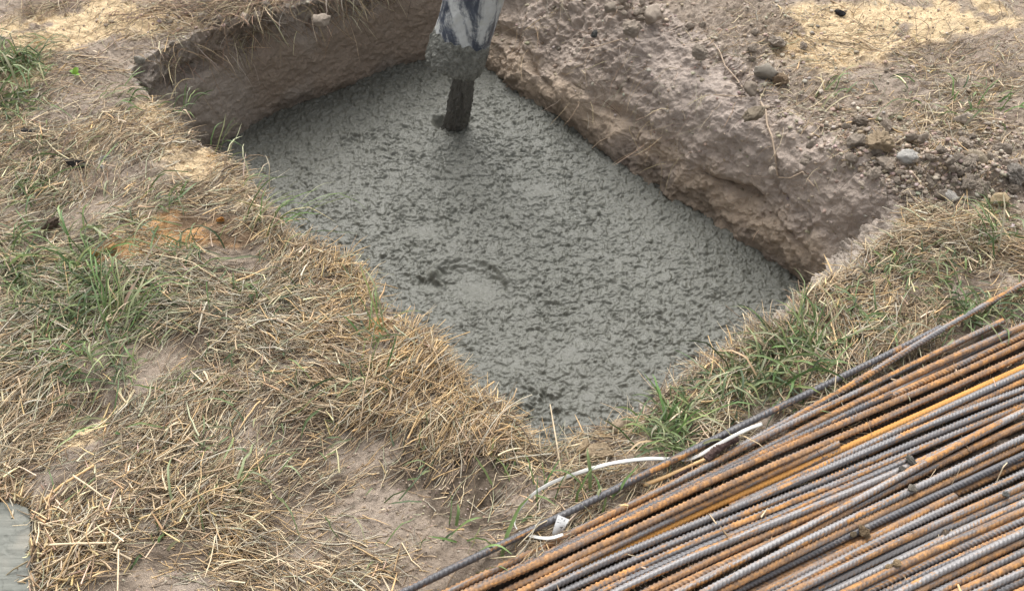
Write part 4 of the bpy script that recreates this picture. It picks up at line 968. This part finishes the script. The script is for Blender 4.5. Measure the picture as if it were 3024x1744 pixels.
# ------------------------------------------------------------------ mud and litter on the bars
def on_bar(name, px, py, r, label, cat, col, k):
    z = bar_top(px, py); p = at(px, py, z)
    o = obj(name, CL[k], M_CLOD); o.scale = (r, r, r); o.location = (p[0], p[1], z - ZL[k] * r * .75); o.rotation_euler = (0, 0, k); o.color = (*col, 1); tag(o, label, cat); return o
on_bar('soil_clod', 2126, 1310, .0135, 'brown soil clod lodged between the reinforcing bars', 'clod', (.26, .19, .12), 2)
on_bar('soil_clod', 2103, 1318, .007, 'small crumb of soil left of the clod on the bars', 'clod', (.24, .19, .13), 4)
on_bar('mud_smear', 2246, 1138, .012, 'grey mud smear on the lilac grey bars, upper one', 'mud', (.17, .165, .15), 5)
on_bar('mud_smear', 2225, 1160, .009, 'grey mud smear lower left of the upper smear', 'mud', (.15, .14, .13), 1)
on_bar('mud_smear', 2250, 1206, .009, 'pale mud smear between the lilac and orange bars', 'mud', (.30, .27, .23), 3)
on_bar('soil_clod', 2208, 1390, .008, 'dry tan crumbs on bars near the lower right, right one', 'clod', (.42, .31, .19), 0)
on_bar('soil_clod', 2190, 1398, .007, 'dry tan crumb on bars near the lower right, left one', 'clod', (.42, .31, .19), 4)
on_bar('mud_smear', 2480, 1220, .007, 'small grey mud spot on the blue grey bars at right', 'mud', (.2, .2, .19), 3)

# ------------------------------------------------------------------ strap, tag, bark, stalks
def strip(pts, width, thick, roll, name, mat, seg=160):
    """flat band through 3-D points; roll turns it about its length (list of angles)"""
    q = np.array(pts, float); d = np.concatenate([[0], np.cumsum(np.linalg.norm(np.diff(q, axis=0), axis=1))]); s = np.linspace(0, d[-1], seg)
    P = np.stack([np.interp(s, d, q[:, k]) for k in range(3)], -1)
    k = 7
    for _ in range(2):
        pad = np.concatenate([np.repeat(P[:1], k, 0), P, np.repeat(P[-1:], k, 0)]); ker = np.hanning(2 * k + 1); ker /= ker.sum(); P2_ = np.stack([np.convolve(pad[:, j], ker, 'valid') for j in range(3)], -1); P2_[0] = P[0]; P2_[-1] = P[-1]; P = P2_
    T = np.gradient(P, axis=0); T /= np.linalg.norm(T, axis=1, keepdims=True); up = np.array((0, 0, 1.)); Sd = np.cross(T, up); Sd /= np.linalg.norm(Sd, axis=1, keepdims=True); Nn = np.cross(Sd, T)
    r = np.interp(s, d, roll); A = Sd * np.cos(r)[:, None] + Nn * np.sin(r)[:, None]; B = -Sd * np.sin(r)[:, None] + Nn * np.cos(r)[:, None]
    wv = (width / 2 * (1 + .10 * perlin(s * 40, s * 0, 3)))[:, None]; t = thick / 2
    ring = [P - A * wv - B * t, P - A * wv + B * t, P - A * wv * .3 + B * (t + .0004), P + A * wv * .3 + B * (t - .0003), P + A * wv + B * t, P + A * wv - B * t]
    V = np.stack(ring, 1).reshape(-1, 3); F = grid_faces(seg, 6, True)
    F = np.concatenate([F, [[0, 1, 4, 5], [1, 2, 3, 4]], np.array([[0, 5, 4, 1], [1, 4, 3, 2]]) + (seg - 1) * 6])
    return mesh_np(name, V, F, None, True)
M_STRAP = mat_plain('white plastic', (.56, .55, .52), .5, .25, 60); M_BARK = mat_crust('bark', (.075, .045, .040), (.16, .105, .09), .9, 1.); M_STALK = mat_plain('dry stalk', (.60, .40, .20), .6, .22, 80)
def pz(L): return [tuple(at(x, y, float(H(*[np.array(v) for v in at(x, y, 0)[:2]]) if z is None else z))) for x, y, z in L]
def g3(x, y, dz): p = on(x, y); return (p[0], p[1], p[2] + dz)
sp = [g3(1866, 1090, .055), g3(1838, 1096, .050), g3(1800, 1108, .040), g3(1750, 1126, .024), g3(1720, 1138, .014), g3(1690, 1143, .006), g3(1650, 1144, .012), g3(1600, 1150, .022), g3(1550, 1156, .024), g3(1500, 1164, .024), g3(1440, 1180, .022), g3(1400, 1192, .020), g3(1360, 1206, .018), g3(1320, 1228, .016), g3(1288, 1258, .014), g3(1270, 1284, .010), g3(1268, 1304, .006), g3(1280, 1318, .003), g3(1310, 1328, .004), g3(1345, 1336, .006), g3(1366, 1334, .007), g3(1388, 1326, .008)]
o = obj('packing_strap', strip([(a, b, c + .006) for a, b, c in sp],   .0070, .0010, [.2, .3, .5, .3, .2, 0, .1, .3, .2, .1, .5, .9, .8, .9, 1.0, 1.2, 1.2, .9, .2, .1, .2, .3], 'packing_strap', M_STRAP, 260), M_STRAP)
tag(o, 'white plastic packing strap curving under the lone dark bar', 'strap')
# little printed tag: smudged, unreadable marks
ta = np.array([at(x, y, z) for x, y, z in ((1376, 1268, .052), (1404, 1280, .050), (1390, 1306, .030), (1358, 1326, .016))])
u_ = np.linspace(0, 1, 14)[:, None, None]; v_ = np.linspace(0, 1, 9)[None, :, None]
grid = (ta[0] * (1 - v_) + ta[1] * v_) * (1 - u_) + (ta[3] * (1 - v_) + ta[2] * v_) * u_
nt_ = np.cross(ta[1] - ta[0], ta[3] - ta[0]); nt_ /= np.linalg.norm(nt_); nt_ = nt_ if nt_[2] > 0 else -nt_
grid = grid + nt_ * (.004 * np.sin(np.pi * u_) + .0015 * np.sin(2 * np.pi * v_) * u_)
Vt = np.concatenate([grid.reshape(-1, 3), (grid - nt_ * .0006).reshape(-1, 3)]); Ft = grid_faces(14, 9); n_ = 14 * 9
def mat_tag():
    m, nt, b = new_mat('printed tag'); c = objco(nt)
    mp = nd(nt, 'ShaderNodeMapping'); mp.inputs['Scale'].default_value = (190, 420, 300); nt.links.new(c, mp.inputs[0])
    n1 = noise(nt, 1, 3, .6, mp.outputs[0], .8); n2 = noise(nt, 45, 2, .5, c)
    mk = math_(nt, 'MULTIPLY', ramp(nt, n1, .56, .62), ramp(nt, n2, .42, .55))
    fin(nt, b, mixc(nt, mk, (.74, .74, .73), (.06, .06, .065)), .5, None, .3); return m
tg = obj('paper_tag', mesh_np('paper_tag', Vt, np.concatenate([Ft, Ft[:, ::-1] + n_])), mat_tag()); tag(tg, 'small white tag with smudged black print standing by the rusty bars', 'tag')
def stalk(name, pts, r, label, mat, cat='stalk', jit=.08, seg=60):
    q = np.array(pts, float); d = np.concatenate([[0], np.cumsum(np.linalg.norm(np.diff(q, axis=0), axis=1))])
    def path(t): return np.stack([np.interp(t * d[-1], d, q[:, k]) for k in range(3)], -1)
    V, F = tube(path, lambda t, a: r * (1 - .25 * t) * (1 + jit * fbm(a * .8, t * 14, 2, 3, int(r * 1e5))) * np.where((t < .004) | (t > .996), .3, 1), 12, seg)
    o = obj(name, mesh_np(name, V - q[0], F), mat, loc=tuple(q[0])); tag(o, label, cat); return o
stalk('straw_stalk', [g3(1585, 1200, .006), g3(1640, 1182, .010), g3(1690, 1162, .014), g3(1735, 1146, .02)], .0042, 'thick orange tan stalk lying beside the rusty bars', M_STALK)
M_PALE = mat_plain('pale stalk', (.62, .50, .34), .6, .3, 120)
stalk('straw_stalk', [g3(1386, 1182, .0), g3(1372, 1122, .035), g3(1354, 1048, .07)], .0016, 'tall thin pale stalk standing against the wet concrete', M_PALE)
stalk('straw_stalk', [g3(118, 1358, .022), g3(200, 1357, .026), g3(286, 1354, .024)], .0024, 'pale flat stalk lying level near the grey footing block', M_PALE)
stalk('straw_stalk', [g3(36, 1470 - 20, .012), g3(110, 1420, .018), g3(190, 1370, .02), g3(236, 1330, .022)], .0018, 'long pale stalk slanting up beside the grey footing block', M_PALE)
stalk('straw_stalk', [g3(112, 1252, .02), g3(165, 1212, .026), g3(215, 1180, .024), g3(240, 1160, .02)], .0026, 'long tan stalk above the grey footing block', M_STALK)
stalk('straw_stalk', [g3(190, 1190, .026), g3(230, 1216, .024), g3(262, 1238, .02)], .0019, 'pale split stalk crossing the tan stalk', M_PALE)
stalk('straw_stalk', [g3(120, 268 + 10, .004), g3(75, 250 + 60, .012), g3(110, 330, .016), g3(150, 338, .01)], .0016, 'curved pale stem on the left ground near the far corner', M_PALE)
stalk('straw_stalk', [g3(300, 1366, .02), g3(300, 1420, .022), g3(298, 1470, .02)], .0017, 'pale upright stalk near the bottom left of the photo', M_PALE)
zb_ = [bar_top(x, y) + .006 for x, y in ((2500, 1120), (2468, 1160), (2448, 1210))]
stalk('straw_stalk', [tuple(at(2505, 1118, zb_[0])), tuple(at(2474, 1150, zb_[1] + .012)), tuple(at(2448, 1208, zb_[2]))], .0013, 'bent pale straw lying across the bars at the right', M_PALE)
stalk('straw_stalk', [tuple(at(2011, 1105, .06)), tuple(at(2024, 1122, .05)), tuple(at(2038, 1134, .045))], .0009, 'thin brown twig fallen on the yellow orange bar', M_BARK)
stalk('straw_stalk', [tuple(at(2372, 1398 + 70, bar_top(2372, 1430) + .004)), tuple(at(2362, 1440, bar_top(2362, 1440) + .005))], .0026, 'short straw stuck across the yellowish tan bar', M_STALK)
stalk('bark_piece', [g3(1738, 1146, .018), g3(1760, 1128, .026), g3(1790, 1110, .030), g3(1812, 1098, .024)], .0085, 'purple brown strip of bark beside the strap end', M_BARK, 'bark', .35)
stalk('bark_piece', [g3(1660, 1180, .006), g3(1690, 1166, .012), g3(1722, 1148, .012)], .0052, 'smaller dark bark strip under the white strap', M_BARK, 'bark', .35)
# roots that hang out of the bank
M_ROOT = mat_plain('pale root', (.46, .36, .27), .8, .25, 120)
def wallpt(px, py):
    m = (PX - px) ** 2 + (PY - py) ** 2 + np.where(ROWT > 1.6, 1e6, 0); k = int(np.argmin(m)); return VERT[k]
def root(pts, r, label):
    q = [wallpt(x, y) + np.array((-.004, -.006, .007)) for x, y in pts]; stalk('root', q, r, label, M_ROOT, 'root', .15, 90)
root([(1875, 252), (1890, 275), (1893, 310), (1905, 340), (1912, 380), (1915, 420), (1920, 436)], .0030, 'long pale root running down the bank below the cracked clod')
root([(1920, 438), (1950, 440), (1980, 425), (1990, 440), (2010, 462)], .0020, 'forked root at the foot of the long pale root')
root([(1750, 95), (1775, 130), (1790, 165), (1820, 200), (1832, 218)], .0020, 'thin brown root crossing the top of the bank')
root([(1434, 122), (1470, 118), (1500, 110), (1536, 98)], .0020, 'straight pale root on the bank right of the hose')
root([(1452, 375), (1480, 350), (1500, 340), (1520, 325)], .0016, 'pale root sticking out of the lower bank over the concrete')
root([(1840, 240), (1800, 238), (1760, 236)], .0018, 'pale root reaching left from the cracked clod')
root([(2240, 520), (2245, 480 + 20), (2255, 500)], .0016, 'small pale root at the right end of the bank')
# ------------------------------------------------------------------ light, sky
SUN_EL, SUN_AZ = 55, -5            # azimuth measured from +Y towards +X
w = bpy.data.worlds.new('World'); S.world = w; w.use_nodes = True
nt = w.node_tree; bg = nt.nodes['Background']
sky = nt.nodes.new('ShaderNodeTexSky'); sky.sky_type = 'NISHITA'; sky.sun_disc = False
sky.sun_elevation = R(SUN_EL); sky.sun_rotation = R(SUN_AZ); sky.dust_density = 4; sky.air_density = 1.0
hs = nt.nodes.new('ShaderNodeHueSaturation'); hs.inputs['Saturation'].default_value = .12
nt.links.new(sky.outputs[0], hs.inputs['Color']); nt.links.new(hs.outputs[0], bg.inputs[0]); bg.inputs[1].default_value = .10
sl = bpy.data.lights.new('sun', 'SUN'); sl.energy = 1.5; sl.angle = R(60); sl.color = (1, .965, .91)
so = bpy.data.objects.new('sun', sl); COL.objects.link(so)
d = Vector((math.sin(R(SUN_AZ)) * math.cos(R(SUN_EL)), math.cos(R(SUN_AZ)) * math.cos(R(SUN_EL)), math.sin(R(SUN_EL))))
so.rotation_euler = d.to_track_quat('Z', 'Y').to_euler()
S.view_settings.view_transform = 'Standard'; S.view_settings.look = 'None'; S.view_settings.gamma = 1; S.view_settings.use_curve_mapping = False
S.view_settings.exposure = 1.28
S.cycles.use_denoising = True
